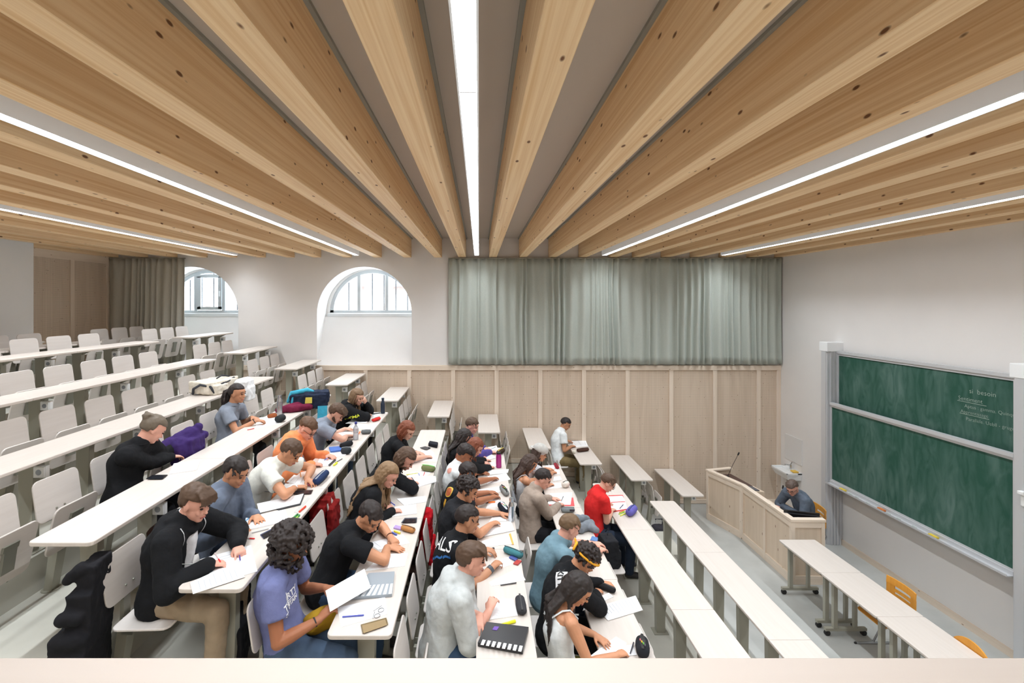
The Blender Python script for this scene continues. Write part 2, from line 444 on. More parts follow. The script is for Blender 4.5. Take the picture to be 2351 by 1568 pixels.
# strip luminaires
M_lum = mat('luminaire_white_glow', (232, 234, 237), 0.5, emit=0.08); M_diff = mat('luminaire_diffuser', (255, 255, 255), 0.5, emit=9.0)  # faint emission on housing and dividers is added glow, brightening the shaded sides
M_louv = mat('luminaire_louvre', (230, 233, 236), 0.25, 0.6)
LN = ['the left-most', 'the second from the left', 'the central', 'the second from the right', 'the right-most']
LN = ['left-most of five, over the empty upper rows', 'second from the left, left of the arched window', 'central one, running straight away from the viewer', 'second from the right, ending above the long curtain', 'right-most of five, nearest the blackboard wall']
for i, x in enumerate(STRIP_X):
    t = thing('strip_luminaire', (x, 0, BZ), 'long white recessed strip light, '+LN[i], 'ceiling light', 'strip lights between the beams')
    y0, y1 = -0.6, 9.70
    mb = MB()
    mb.box(-0.048, -0.040, y0, y1, 0.0, 0.16); mb.box(0.040, 0.048, y0, y1, 0.0, 0.16)
    mb.box(-0.048, 0.048, y0, y1, 0.16, 0.17); mb.box(-0.048, 0.048, y1-0.008, y1, 0, 0.16); mb.box(-0.048, 0.048, y0, y0+0.008, 0, 0.16)
    mb.build('housing', M_lum, t)
    mb = MB(); mb.box(-0.039, 0.039, y0+0.01, y1-0.01, 0.012, 0.016); mb.build('diffuser', M_diff, t)
    for j in range(8):
        yy = y0+0.05+j*1.37; mb = MB(); mb.box(-0.039, 0.039, yy, yy+0.012, -0.001, 0.011); mb.build('divider', M_lum, t)
    for j in range(5):
        mb = MB(); mb.tube([(0, 0.3+j*2.2, 0.17), (0, 0.3+j*2.2, CZ-BZ)], 0.004, 6); mb.build('hanger', M_steel, t)

# parapet in front of the camera
mb = MB(); mb.box(LX2, WX, 0.43, 0.683, 3.66, 3.70)
struct('trim_parapet_ledge', mb, M_plank, bevel=0.003)
mb = MB(); mb.box(LX2, WX, 0.50, 0.64, 0.0, 3.66)
struct('wall_parapet', mb, M_lecpan)

# curtains
def curtain(name, x0, x1, z0, z1, y, n, amp, seed, m, label):
    rnd = random.Random(seed)
    ph = []; x = 0
    while x < x1-x0+0.4:
        ph.append((x, rnd.uniform(0.6, 1.3))); x += rnd.choice((rnd.uniform(0.06, 0.12), rnd.uniform(0.12, 0.28)))
    t = thing(name, ((x0+x1)/2, y, z0), label, 'curtain')
    NZ = 14; vs = []
    folds = [p[0] for p in ph]; am = [p[1] for p in ph]
    def off(u, wv):
        k = max(i for i, f in enumerate(folds) if f <= u)
        k2 = min(k+1, len(folds)-1)
        s = (u-folds[k])/max(1e-6, folds[k2]-folds[k]) if k2 > k else 0
        return am[k]*0.5*(1-math.cos(2*PI*s))
    for j in range(NZ+1):
        v = j/NZ
        for i in range(n+1):
            u = (x1-x0)*i/n
            sway = 0.03*noise.noise(Vector((u*1.3, v*1.5, seed)))
            a = off(min(max(u+sway, 0), x1-x0), v)
            depth = amp*(0.55+0.45*(1-v)) + 0.02*noise.noise(Vector((u*2, 5, seed)))
            pin = 0.02*math.sin(u*46)*max(0, (v-0.92)/0.08)
            vs.append((x0+u-(x0+x1)/2, -a*depth+pin+0.012*noise.noise(Vector((u*5, v*2, seed+3))), (z1-z0)*v+0.012*(noise.noise(Vector((u*3, 9, seed))) if j == 0 else 0)))
    fs = [(j*(n+1)+i, j*(n+1)+i+1, (j+1)*(n+1)+i+1, (j+1)*(n+1)+i) for j in range(NZ) for i in range(n)]
    mb = MB(); mb.add(vs, fs)
    o = mb.build('fabric', m, t, smooth=True)
    sd = o.modifiers.new('thick', 'SOLIDIFY'); sd.thickness = 0.004
    mb = MB(); mb.box(x0-(x0+x1)/2, x1-(x0+x1)/2, -0.03, 0.0, z1-z0-0.005, z1-z0+0.015); mb.build('curtain_rail', M_steel, t)
    return t
M_cur = mat('sage_grey_curtain', (180, 187, 180), 0.9, var=0.05, vscale=60, sheen=0.2)
M_cur2 = mat('taupe_curtain', (186, 184, 174), 0.9, var=0.05, vscale=60, sheen=0.2)
curtain('curtain', -0.64, 6.28, 2.93, 5.13, WY-0.07, 900, 0.095, 3, M_cur, 'long sage grey pleated curtain covering the far wall beside the blackboard wall')
curtain('curtain', -7.70, -6.12, 2.93, 5.13, WY-0.07, 260, 0.085, 11, M_cur2, 'short taupe grey pleated curtain in the far left corner beside the open window')
# ---------------------------------------------------------------- fixed desks
def desk_proto(L, sockets, seam=(0, 0)):
    """desk module, local origin on the floor at the near end of the front edge; x to the front, y along the row"""
    t = thing('lecture_desk', (0, 0, 0), '', 'desk')
    mb = MB(); mb.prism(rrect(-0.40, 0.0, 0.0, L-0.003, 0.035, 4, (seam[1], seam[1], seam[0], seam[0])), 0.722, 0.75)
    mb.build('tabletop', M_desk, t, bevel=0.006)
    n = 3
    for i in range(n):
        y = L*(i+0.5)/n
        mb = MB()
        mb.hexa([(-0.255, y-0.035, 0.0), (-0.165, y-0.035, 0.0), (-0.165, y+0.035, 0.0), (-0.255, y+0.035, 0.0)],
                [(-0.27, y-0.028, 0.722), (-0.15, y-0.028, 0.722), (-0.15, y+0.028, 0.722), (-0.27, y+0.028, 0.722)])
        mb.box(-0.29, -0.13, y-0.06, y+0.06, 0.0, 0.008)
        mb.hexa([(-0.25, y-0.012, 0.66), (-0.17, y-0.012, 0.66), (-0.17, y+0.012, 0.66), (-0.25, y+0.012, 0.66)],
                [(-0.38, y-0.012, 0.7215), (-0.04, y-0.012, 0.7215), (-0.04, y+0.012, 0.7215), (-0.38, y+0.012, 0.7215)])
        lg = mb.build('leg', M_steel, t)
        if i in sockets:
            mb = MB(); mb.box(-0.145, -0.065, y-0.036, y-0.024, 0.585, 0.665)
            mb.box(-0.16, -0.06, y-0.024, y+0.01, 0.58, 0.67)
            sp = mb.build('socket_plate', M_socket, t)
            mb = MB(); mb.lathe([(0.022, 0), (0.022, 0.002), (0.018, 0.003)], (-0.105, y-0.0365, 0.625), 16, Matrix.Rotation(PI/2, 3, 'X'))
            mb.build('socket_hole', mat('socket_grey', (150, 156, 166), 0.5), sp)
    return t
def place(root, used, loc):
    r = root if not used else copy_tree(root)
    r.location = loc
    return r
ROWN = {0: 'front-most', 1: 'second', 2: 'third', 3: 'fourth', 4: 'fifth', 5: 'sixth', 6: 'seventh', 7: 'eighth', 8: 'ninth', 9: 'tenth', 10: 'eleventh', 11: 'twelfth', 12: 'thirteenth'}
SEG = ['near', 'middle', 'far']
pr = {}
pr['m0'] = desk_proto(1.60, (1,), (1, 0)); pr['m1'] = desk_proto(1.60, (0, 2)); pr['m2'] = desk_proto(1.60, (1,), (0, 1)); pr['f'] = desk_proto(1.42, (0, 2), (1, 1))
used = set()
NY0, FY0 = 2.95, 8.66
def add_desk(key, k, y, lab):
    o = place(pr[key], key in used, (XK(k), y, FZ(k))); used.add(key)
    o['label'] = lab; o['group'] = 'whitewashed lecture desks'
for k in range(1, 13):
    for s in range(3):
        if k >= 8 and (k, s) in ((9, 0), (10, 0), (11, 0), (12, 0), (12, 1), (11, 1)): pass
        add_desk('m%d' % s, k, NY0+1.6*s, 'whitewashed bench desk, %s length of the %s row counted up from the lectern' % (SEG[s], ROWN[k]))
for k in range(0, 11):
    add_desk('f', k, FY0, 'short whitewashed desk between far aisle and panelled wall, %s row counted up from the lectern' % ROWN[k])

# ---------------------------------------------------------------- tip-up seats
M_chrome = mat('hinge_metal', (150, 150, 140), 0.35, 0.6)
def seat_proto(open_):
    """local origin: floor, below the top of the backrest; +x to the front"""
    t = thing('tip_up_seat', (0, 0, 0), '', 'seat')
    def panel(w, h, r, th, P0, U, V, bend=0.0):
        # rounded panel spanned by y and by U (length h) from P0, thickness along V
        mb = MB(); pl = rrect(-w/2, w/2, 0, h, r, 4)
        n = len(pl)
        vs = []
        for s in (0, 1):
            for (a, b) in pl:
                p = Vector(P0)+Vector(U)*b+Vector((0, a, 0))+Vector(V)*(th*s-bend*(1-(2*a/w)**2))
                vs.append(p)
        mb.add(vs, [tuple(range(n)), tuple(range(2*n-1, n-1, -1))]+[(i, n+i, n+(i+1) % n, (i+1) % n) for i in range(n)])
        return mb
    U = Vector((-0.045, 0, 0.31)).normalized()
    o = panel(0.405, 0.315, 0.05, 0.012, (0.04, 0, 0.575), U, (1, 0, 0.13)).build('backrest', M_seat, t, bevel=0.003, weld=True, seg=1)
    mb = MB()
    for y in (-0.035, 0.035): mb.ell((0.045, y, 0.645), (0.008, 0.008, 0.008), 8, 6)
    mb.build('bolt', M_chrome, t)
    if open_:
        panel(0.405, 0.37, 0.05, 0.014, (0.06, 0, 0.445), Vector((1, 0, 0.03)).normalized(), (0, 0, 1)).build('seat', M_seat, t, bevel=0.003, weld=True, seg=1)
    else:
        U2 = Vector((0.085, 0, 0.36)).normalized()
        panel(0.405, 0.37, 0.05, 0.014, (0.085, 0, 0.335), U2, (1, 0, -0.23)).build('seat', M_seat, t, bevel=0.003, weld=True, seg=1)
        mb = MB()
        mb.hexa([(0.125, -0.045, 0.42), (0.15, -0.045, 0.42), (0.15, 0.045, 0.42), (0.125, 0.045, 0.42)],
                [(0.165, -0.045, 0.60), (0.178, -0.045, 0.60), (0.178, 0.045, 0.60), (0.165, 0.045, 0.60)])
        mb.hexa([(0.13, -0.055, 0.57), (0.172, -0.055, 0.57), (0.172, 0.055, 0.57), (0.13, 0.055, 0.57)],
                [(0.135, -0.055, 0.61), (0.182, -0.055, 0.61), (0.182, 0.055, 0.61), (0.135, 0.055, 0.61)])
        mb.build('seat_bracket', M_chrome, t)
    mb = MB()
    mb.hexa([(-0.06, -0.035, 0.0), (0.0, -0.035, 0.0), (0.0, 0.035, 0.0), (-0.06, 0.035, 0.0)],
            [(0.0, -0.042, 0.40), (0.07, -0.042, 0.40), (0.07, 0.042, 0.40), (0.0, 0.042, 0.40)])
    mb.hexa([(0.0, -0.03, 0.40), (0.03, -0.03, 0.40), (0.03, 0.03, 0.40), (0.0, 0.03, 0.40)],
            [(0.012, -0.03, 0.66), (0.026, -0.03, 0.66), (0.026, 0.03, 0.66), (0.012, 0.03, 0.66)])
    mb.lathe([(0.062, 0), (0.062, 0.006)], (-0.03, 0, 0), 16)
    mb.build('post', M_steel, t)
    mb = MB(); mb.box(0.03, 0.10, -0.055, -0.047, 0.33, 0.44); mb.box(0.03, 0.10, 0.047, 0.055, 0.33, 0.44)
    mb.tube([(0.075, -0.06, 0.40), (0.075, 0.06, 0.40)], 0.012, 10)
    mb.build('hinge', M_chrome, t)
    return t
SF, SO = seat_proto(False), seat_proto(True)
SY = [3.21+0.53*j for j in range(9)]; FY = [8.92, 9.41, 9.88]
OCC = {}      # (row, seat): occupied
for k, js in {2: (6,), 3: (1, 2, 3, 5, 6, 7), 4: (1, 2, 3, 4, 5, 6, 7, 8), 5: (0, 1, 3, 4, 6), 6: (0, 1, 3, 4, 6, 8), 7: (2, 5)}.items():
    for j in js: OCC[(k, j)] = 1
OCC[(2, 'f2')] = 1; OCC[(2, 5)] = 1
seatused = {'f': 0, 'o': 0}
ROWW = {1: 'desks nearest the lectern', 2: 'row with the red T-shirt', 3: 'row with the taupe sweatshirt', 4: 'row with the grey hoodie', 5: 'row with the violet T-shirt', 6: 'row with the orange hoodie', 7: 'row with the black sweater'}
def add_seat(k, y, occ, where):
    key = 'o' if occ else 'f'; pt = SO if occ else SF
    o = pt if not seatused[key] else copy_tree(pt)
    seatused[key] += 1
    o.location = (XK(k+1)+0.0, y, FZ(k))
    st = 'seat in use' if occ else 'empty seat'
    o['label'] = 'plywood %s, %s, %s row from lectern' % (st, where, ROWN[k])
    o['group'] = 'plywood tip-up seats'
def vis(k, y):
    X = XK(k+1); z = FZ(k)+0.88
    px = VX+FPX*X/y; py = VY+FPX*(CH-z)/y
    return -60 < px < 2400 and py < 1530
for k in range(1, 13):
    for j, y in enumerate(SY):
        if k == 12 and y < LY2: continue
        if vis(k, y): add_seat(k, y, (k, j) in OCC, '%s from the near aisle' % ORD[j])
for k in range(0, 12):
    for j, y in enumerate(FY):
        if (k == 2 and j == 1): add_seat(k, y+0.1, True, '%s beyond the far aisle' % ORD[j]); continue
        if (k == 2 and j == 2): continue
        add_seat(k, y-(0.1 if k > 8 else 0), False, '%s beyond the far aisle' % ORD[j])

# ---------------------------------------------------------------- blackboard
bb = thing('sliding_blackboard', (6.2, 7.0, 0), 'large green sliding double blackboard in an aluminium frame on the right wall', 'blackboard')
bb_o = Vector((6.2, 7.0, 0))
def L_(mb): mb.m = Matrix.Translation(-bb_o); return mb
def board_mat(name, seed):
    m = mat(name, (44, 88, 74), 0.75, spec=0.2); nt = m.node_tree; N = nt.nodes; L = nt.links; b = N['Principled BSDF']
    tc = N.new('ShaderNodeTexCoord'); mp = N.new('ShaderNodeMapping'); mp.inputs['Location'].default_value = (seed, seed, 0); mp.inputs['Scale'].default_value = (1, 1.6, 0.7)
    L.new(tc.outputs['Object'], mp.inputs[0])
    n1 = N.new('ShaderNodeTexNoise'); n1.inputs['Scale'].default_value = 1.6; n1.inputs['Detail'].default_value = 2; L.new(mp.outputs[0], n1.inputs['Vector'])
    mp2 = N.new('ShaderNodeMapping'); mp2.inputs['Scale'].default_value = (1, 5, 1.6); mp2.inputs['Location'].default_value = (seed, 0, seed); L.new(tc.outputs['Object'], mp2.inputs[0])
    n2 = N.new('ShaderNodeTexNoise'); n2.inputs['Scale'].default_value = 1.5; n2.inputs['Detail'].default_value = 6; n2.inputs['Distortion'].default_value = 1.5; L.new(mp2.outputs[0], n2.inputs['Vector'])
    mu = N.new('ShaderNodeMath'); mu.operation = 'MULTIPLY'; L.new(n1.outputs[0], mu.inputs[0]); L.new(n2.outputs[0], mu.inputs[1])
    r = N.new('ShaderNodeValToRGB'); e = r.color_ramp.elements
    e[0].position = 0.15; e[0].color = (*lin((43, 84, 71)), 1); e[1].position = 0.50; e[1].color = (*lin((92, 120, 113)), 1)
    L.new(mu.outputs[0], r.inputs[0]); L.new(r.outputs[0], b.inputs['Base Color'])
    return m
for (nm, X, z0, z1, seed) in (('upper_board', 6.225, 2.02, 3.33, 1.3), ('lower_board', 6.105, 1.13, 2.44, 5.2)):
    y0, y1 = 5.50, 8.38
    mb = L_(MB()); mb.box(X, X+0.02, y0, y1, z0, z1)
    bo = mb.build(nm, board_mat(nm, seed), bb)
    mb = L_(MB())
    mb.box(X-0.014, X+0.03, y0, y1, z1-0.035, z1+0.0); mb.box(X-0.03, X+0.03, y0, y1, z1, z1+0.045)
    mb.box(X-0.014, X+0.03, y0, y1, z0, z0+0.03); mb.box(X-0.012, X+0.03, y0, y0+0.02, z0, z1); mb.box(X-0.012, X+0.03, y1-0.02, y1, z0, z1)
    mb.build('board_frame', M_alu, bo)
mb = L_(MB()); mb.box(6.00, 6.09, 5.5, 8.38, 1.085, 1.095); mb.box(6.00, 6.006, 5.5, 8.38, 1.095, 1.11); mb.box(6.075, 6.125, 5.5, 8.38, 1.095, 1.14); mb.build('chalk_tray', M_alu, bb)
for y in (8.475, 5.40):
    mb = L_(MB()); z1 = 3.36
    mb.box(6.05, 6.31, y-0.075, y+0.075, 0, z1)
    for dx in (0.05, 0.105, 0.15, 0.21):
        mb.box(6.05+dx, 6.05+dx+0.022, y-0.092, y-0.07, 0, z1); mb.box(6.05+dx, 6.05+dx+0.022, y+0.07, y+0.092, 0, z1)
    mb.box(6.035, 6.05, y-0.05, y+0.05, 0, z1)
    po = mb.build('post', M_alu, bb)
    mb = L_(MB()); mb.box(6.03, 6.32, y-0.10, y+0.10, z1, z1+0.16); mb.build('post_cap', M_socket, po, bevel=0.006)
M_chalk = mat('chalk', (178, 192, 184), 0.9)
def text_mesh(body, size, mtx, name, m, parent, thick=0.0, align='LEFT', offset=0.0):
    cu = bpy.data.curves.new(name, 'FONT'); cu.body = body; cu.size = size; cu.align_x = align; cu.extrude = thick; cu.offset = offset
    cu.resolution_u = 2
    o = bpy.data.objects.new(name, cu); COL.objects.link(o)
    dg = bpy.context.evaluated_depsgraph_get(); dg.update()
    me = bpy.data.meshes.new_from_object(o.evaluated_get(dg))
    bpy.data.objects.remove(o); bpy.data.curves.remove(cu)
    ob = bpy.data.objects.new(name, me); COL.objects.link(ob)
    me.transform(mtx); me.materials.clear(); me.materials.append(m)
    if parent: ob.parent = parent
    return ob
# writing on the upper board, read from the -x side: text x runs along -y
def onboard(y, z, X=6.2225, tilt=0.0):
    M = Matrix(((0, 0, -1, X), (-1, 0, 0, y), (0, 1, 0, z), (0, 0, 0, 1)))
    return Matrix.Translation(-bb_o) @ M @ Matrix.Rotation(tilt, 4, 'Z')
for (s, y, z, sz) in (('si  besoin', 6.14, 3.06, 0.085), ('Sentiment', 6.28, 2.95, 0.075), ('Aptus : gamma. Quinque  ensuite   p', 6.20, 2.865, 0.062), ('Apprentissage', 6.25, 2.79, 0.06), ('Parallèle. Uebll - gruge  ensuite   p', 6.18, 2.705, 0.062)):
    M = onboard(y, z, tilt=0.02) @ Matrix.Shear('XY', 4, (0.25, 0)) if False else onboard(y, z, tilt=0.02)
    text_mesh(s, sz, M, 'chalk_writing', M_chalk, bb, offset=-0.0012)
mb = L_(MB()); mb.box(6.2215, 6.2235, 5.93, 6.29, 2.935, 2.939); mb.box(6.2215, 6.2235, 5.90, 6.26, 2.778, 2.782); mb.build('chalk_writing', M_chalk, bb)
ERC = mat('yellow_eraser', (222, 196, 70), 0.8)
for i, (y, c, lab) in enumerate(((8.02, ERC, 'yellow chalk eraser on the tray at the far end of the blackboard'), (7.25, mat('red_yellow_eraser', (206, 120, 60), 0.8), 'red and yellow chalk eraser lying on the middle of the blackboard tray'), (6.42, ERC, 'yellow chalk eraser on the tray, nearer the near post'))):
    mb = MB(); mb.box(6.012, 6.055, y-0.06, y+0.06, 1.0955, 1.12); tag(mb.build('chalk_eraser', c, bevel=0.005), lab, 'eraser')
for i, y in enumerate((7.85, 7.72, 7.5, 7.12, 6.95, 6.7)):
    mb = MB(); mb.tube([(6.03, y-0.035, 1.1015), (6.035, y+0.035, 1.1015)], 0.0055, 8); tag(mb.build('chalk_stick', M_chalk), 'white chalk stick lying on the blackboard tray between the erasers', 'chalk', 'chalk sticks on the blackboard tray')
mb = MB(); mb.box(5.98, 6.034, 5.32, 5.38, 2.08, 2.12); mb.box(6.01, 6.034, 5.33, 5.37, 1.95, 2.09)
tag(mb.build('board_handle', M_socket, bevel=0.008), 'white grip bracket fixed on the near blackboard post at the right edge', 'handle')

# sink and mirror
t = thing('wash_basin', (6.31, 9.70, 0.72), 'small white wall-hung washbasin between the lectern and the blackboard', 'sink')
mb = MB(); mb.hexa([(-0.24, -0.21, 0.0), (0, -0.24, 0.0), (0, 0.24, 0.0), (-0.24, 0.21, 0.0)], [(-0.30, -0.26, 0.12), (0, -0.26, 0.12), (0, 0.26, 0.12), (-0.30, 0.26, 0.12)])
for (a, b, c, d) in ((-0.30, 0, -0.26, -0.235), (-0.30, 0, 0.235, 0.26), (-0.30, -0.275, -0.26, 0.26), (-0.09, 0, -0.26, 0.26)): mb.box(a, b, c, d, 0.12, 0.15)
mb.build('basin', mat('ceramic', (240, 242, 243), 0.15), t, bevel=0.006)
mb = MB(); mb.tube([(-0.06, 0, 0.15), (-0.06, 0, 0.24)], 0.02, 12); mb.tube([(-0.06, 0, 0.23), (-0.17, 0, 0.245)], 0.012, 10); mb.tube([(-0.06, 0, 0.25), (-0.03, 0, 0.29)], 0.01, 8); mb.build('tap', mat('chrome', (200, 202, 205), 0.12, 1.0), t, smooth=False)
mb = MB(); mb.tube([(-0.12, 0, 0), (-0.12, 0, -0.18), (-0.10, 0, -0.22), (-0.02, 0, -0.22)], 0.018, 10); mb.tube([(-0.05, -0.12, 0), (-0.05, -0.12, -0.2), (-0.01, -0.12, -0.25)], 0.008, 8); mb.build('waste_pipe', M_chrome, t)
mb = MB(); mb.box(6.16, 6.26, 9.46, 9.58, 0.871, 0.90); tag(mb.build('sponge', mat('sponge_yellow', (226, 186, 84), 0.95), bevel=0.01), 'yellow sponge on the washbasin edge beside the tap', 'sponge')
mb = MB(); mb.box(6.300, 6.3095, 9.44, 9.96, 1.02, 1.52); tag(mb.build('mirror', mat('mirror_glass', (232, 234, 236), 0.25, 0.15)), 'frameless pale mirror on the white wall above the washbasin', 'mirror')

# lectern
PL = [(4.93, 9.53), (4.42, 9.40), (4.67, 8.60), (4.66, 7.21), (5.15, 7.20)]
lo = Vector((4.66, 8.4, 0)); t = thing('lectern', lo, 'long angled spruce lectern with framed panels, front of the hall by the washbasin', 'lectern')
def offs(a, b, d):
    v = Vector((b[0]-a[0], b[1]-a[1])).normalized(); return Vector((-v.y, v.x))*d
for i in range(4):
    a, b = PL[i], PL[i+1]
    A, B = Vector((a[0], a[1])), Vector((b[0], b[1])); nrm = offs(a, b, 1.0)   # nrm points inwards or outwards
    ins = Vector((5.2, 8.4)); 
    if (ins-A).dot(nrm) < 0: nrm = -nrm
    u = (B-A).normalized()
    def seg(s0, s1, d0, d1, z0, z1, mb):
        q = [A+u*s0+nrm*d0, A+u*s1+nrm*d0, A+u*s1+nrm*d1, A+u*s0+nrm*d1]
        q = [(p.x-lo.x, p.y-lo.y) for p in q]
        mb.hexa([(x, y, z0) for x, y in q], [(x, y, z1) for x, y in q])
    Ln = (B-A).length
    mb = MB(); seg(0.0, Ln, 0.02, 0.04, 0.03, 0.95, mb); mb.build('panel', M_lecpan, t)
    mb = MB(); seg(-0.012, Ln+0.012, -0.012, 0.075, 0.941-0.0015*i, 0.972+0.0015*i, mb); mb.build('top_rail', M_trimx if i in (0, 3) else M_trimy, t, bevel=0.003)
    mb = MB(); seg(0, Ln, 0.0, 0.02, 0.85, 0.94, mb); mb.build('frame_rail', M_trimx if i in (0, 3) else M_trimy, t)
    mb = MB(); seg(0, Ln, 0.0, 0.02, 0.03, 0.13, mb); seg(0.01, Ln-0.01, 0.0, 0.05, 0.0, 0.03, mb); mb.build('frame_rail', M_trimx if i in (0, 3) else M_trimy, t)
    n = 3 if i == 2 else 2
    for j in range(n):
        s0 = (Ln-0.05)*j/(n-1)
        mb = MB(); seg(s0, s0+0.05, -0.004, 0.02, 0.03, 0.94, mb); mb.build('stile', M_trimw, t)
M_leath = mat('dark_brown_leatherette', (84, 62, 56), 0.5)
def lbox(nm, m, q, z0, z1, bev=0.0, par=None):
    mb = MB(); mb.hexa([(x-lo.x, y-lo.y, z0) for x, y in q], [(x-lo.x, y-lo.y, z1) for x, y in q]); return mb.build(nm, m, par or t, bevel=bev)
lbox('standing_shelf', M_lecpan, [(4.46, 9.36), (4.72, 8.58), (5.05, 8.55), (4.92, 9.45)], 0.0, 0.86)
lbox('writing_surface', M_leath, [(4.49, 9.36), (4.70, 8.80), (4.98, 8.80), (4.90, 9.42)], 0.861, 0.875)
lbox('control_panel', mat('control_panel_grey', (92, 92, 98), 0.4), [(4.73, 8.78), (4.76, 8.60), (4.98, 8.58), (4.96, 8.78)], 0.861, 0.88, 0.004)
lbox('sitting_desk', M_lecpan, [(4.71, 8.54), (4.71, 7.26), (5.12, 7.26), (5.12, 8.54)], 0.70, 0.73)
lbox('desk_mat', M_leath, [(4.74, 8.5), (4.74, 7.7), (5.0, 7.7), (5.0, 8.5)], 0.731, 0.736)
def mic(x, y, z, tip, lab):
    o = thing('microphone', (x, y, z), lab, 'microphone')
    mb = MB(); mb.lathe([(0.03, 0), (0.03, 0.01), (0.008, 0.015)], (0, 0, 0), 14); mb.tube([(0, 0, 0.01), (tip[0]*0.5, tip[1]*0.5, tip[2]*0.55), tip], 0.0045, 8); mb.build('gooseneck', M_dark, o)
    d = Vector(tip).normalized(); mb = MB(); mb.capsule([Vector(tip), Vector(tip)+d*0.04], 0.013, 10); mb.build('capsule', M_dark, o)
p = onz(1671, 1094, 0.875); q = aty(1694.5, 1044, p.y-0.02)
mic(p.x, p.y, 0.875, tuple(q-p), 'black gooseneck microphone standing on the far brown top of the lectern')
p = onz(1789, 1168, 0.736); q = aty(1797, 1121, p.y)
mic(p.x, p.y, 0.736, tuple(q-p), 'black gooseneck microphone in front of the seated lecturer')
# monitor
o = thing('monitor', (4.93, 7.40, 0.73), 'black flat monitor seen from behind on the lectern desk', 'monitor')
mb = MB(); mb.m = Matrix.Translation((0, 0, 0.14)) @ Matrix.Rotation(-0.28, 4, 'Z') @ Matrix.Rotation(0.10, 4, 'X')
mb.box(-0.24, 0.24, -0.012, 0.012, -0.13, 0.15); mb.build('screen', mat('black_plastic', (24, 25, 28), 0.3), o, bevel=0.006)
mb = MB(); mb.m = Matrix.Translation((0, 0, 0.14)) @ Matrix.Rotation(-0.28, 4, 'Z') @ Matrix.Rotation(0.10, 4, 'X'); mb.box(-0.235, 0.235, -0.017, -0.013, 0.10, 0.115); mb.box(-0.06, 0.06, -0.03, -0.013, -0.06, 0.06); mb.build('back_vent', mat('dark_grey_plastic', (70, 72, 78), 0.4), o)
mb = MB(); mb.box(-0.03, 0.03, -0.02, 0.02, 0.01, 0.12); mb.box(-0.11, 0.11, -0.07, 0.07, 0.0, 0.012); mb.build('stand', M_dark, o)
# things on the sitting desk
mb = MB(); mb.box(4.76, 4.92, 8.34, 8.46, 0.737, 0.80); mb.box(4.80, 4.98, 8.18, 8.27, 0.737, 0.765); tag(mb.build('camera_case', mat('dark_brown_case', (52, 42, 36), 0.7), bevel=0.01), 'dark brown case lying on the lectern desk beside the brown mat', 'case')
mb = MB(); mb.box(4.78, 4.97, 7.74, 8.02, 0.737, 0.742); tag(mb.build('paper_sheet', mat('paper', (246, 247, 250), 0.8)), 'white sheet under the seated lecturer\'s writing hand', 'paper')
mb = MB(); mb.box(4.80, 4.96, 7.58, 7.72, 0.731, 0.745); tag(mb.build('folder', mat('light_blue_folder', (130, 190, 220), 0.6)), 'light blue folder beside the monitor on the lectern desk', 'folder')
mb = MB(); mb.box(5.00, 5.08, 8.60, 8.62, 0.62, 0.70); tag(mb.build('notice_label', M_socket), 'small white notice on the box side inside the lectern', 'label')

# mobile tables
def mobile_table():
    t = thing('mobile_table', (0, 0, 0), '', 'table')
    W, L = 0.53, 0.865
    mb = MB(); mb.prism(rrect(0, W, 0, L, 0.02, 3), 0.725, 0.75); mb.build('tabletop', M_desk, t, bevel=0.004)
    mb = MB(); mb.box(0.05, W-0.05, 0.05, 0.08, 0.68, 0.725); mb.box(0.05, W-0.05, L-0.08, L-0.05, 0.68, 0.725); mb.box(0.05, 0.08, 0.05, L-0.05, 0.68, 0.725); mb.build('under_frame', M_steel, t)
    for y in (0.075, L-0.075):
        mb = MB(); mb.box(0.10, 0.15, y-0.022, y+0.022, 0.09, 0.725); mb.box(0.36, 0.40, y-0.02, y+0.02, 0.09, 0.725); lg = mb.build('leg', M_steel, t)
        mb = MB(); mb.box(0.0, W-0.01, y-0.022, y+0.022, 0.065, 0.10); mb.build('foot_bar', M_steel, t)
        for x in (0.03, W-0.04):
            mb = MB(); mb.lathe([(0.02, -0.02), (0.034, -0.016), (0.034, 0.016), (0.02, 0.02)], (x, y, 0.034), 16, Matrix.Rotation(PI/2, 3, 'X')); mb.box(x-0.012, x+0.012, y-0.026, y+0.026, 0.04, 0.068); mb.build('caster', M_dark, t)
    return t
mt = mobile_table()
for i in range(5):
    o = mt if i == 0 else copy_tree(mt)
    o.location = (4.37, 7.06-0.868*(i+1), 0)
    o['label'] = 'small white table on castors before the blackboard, %s' % ['nearest the lectern', 'second from the lectern', 'third from the lectern', 'fourth from the lectern, at the round-backed chair', 'closest to the viewer'][i]
    o['group'] = 'tables on castors in front of the blackboard'
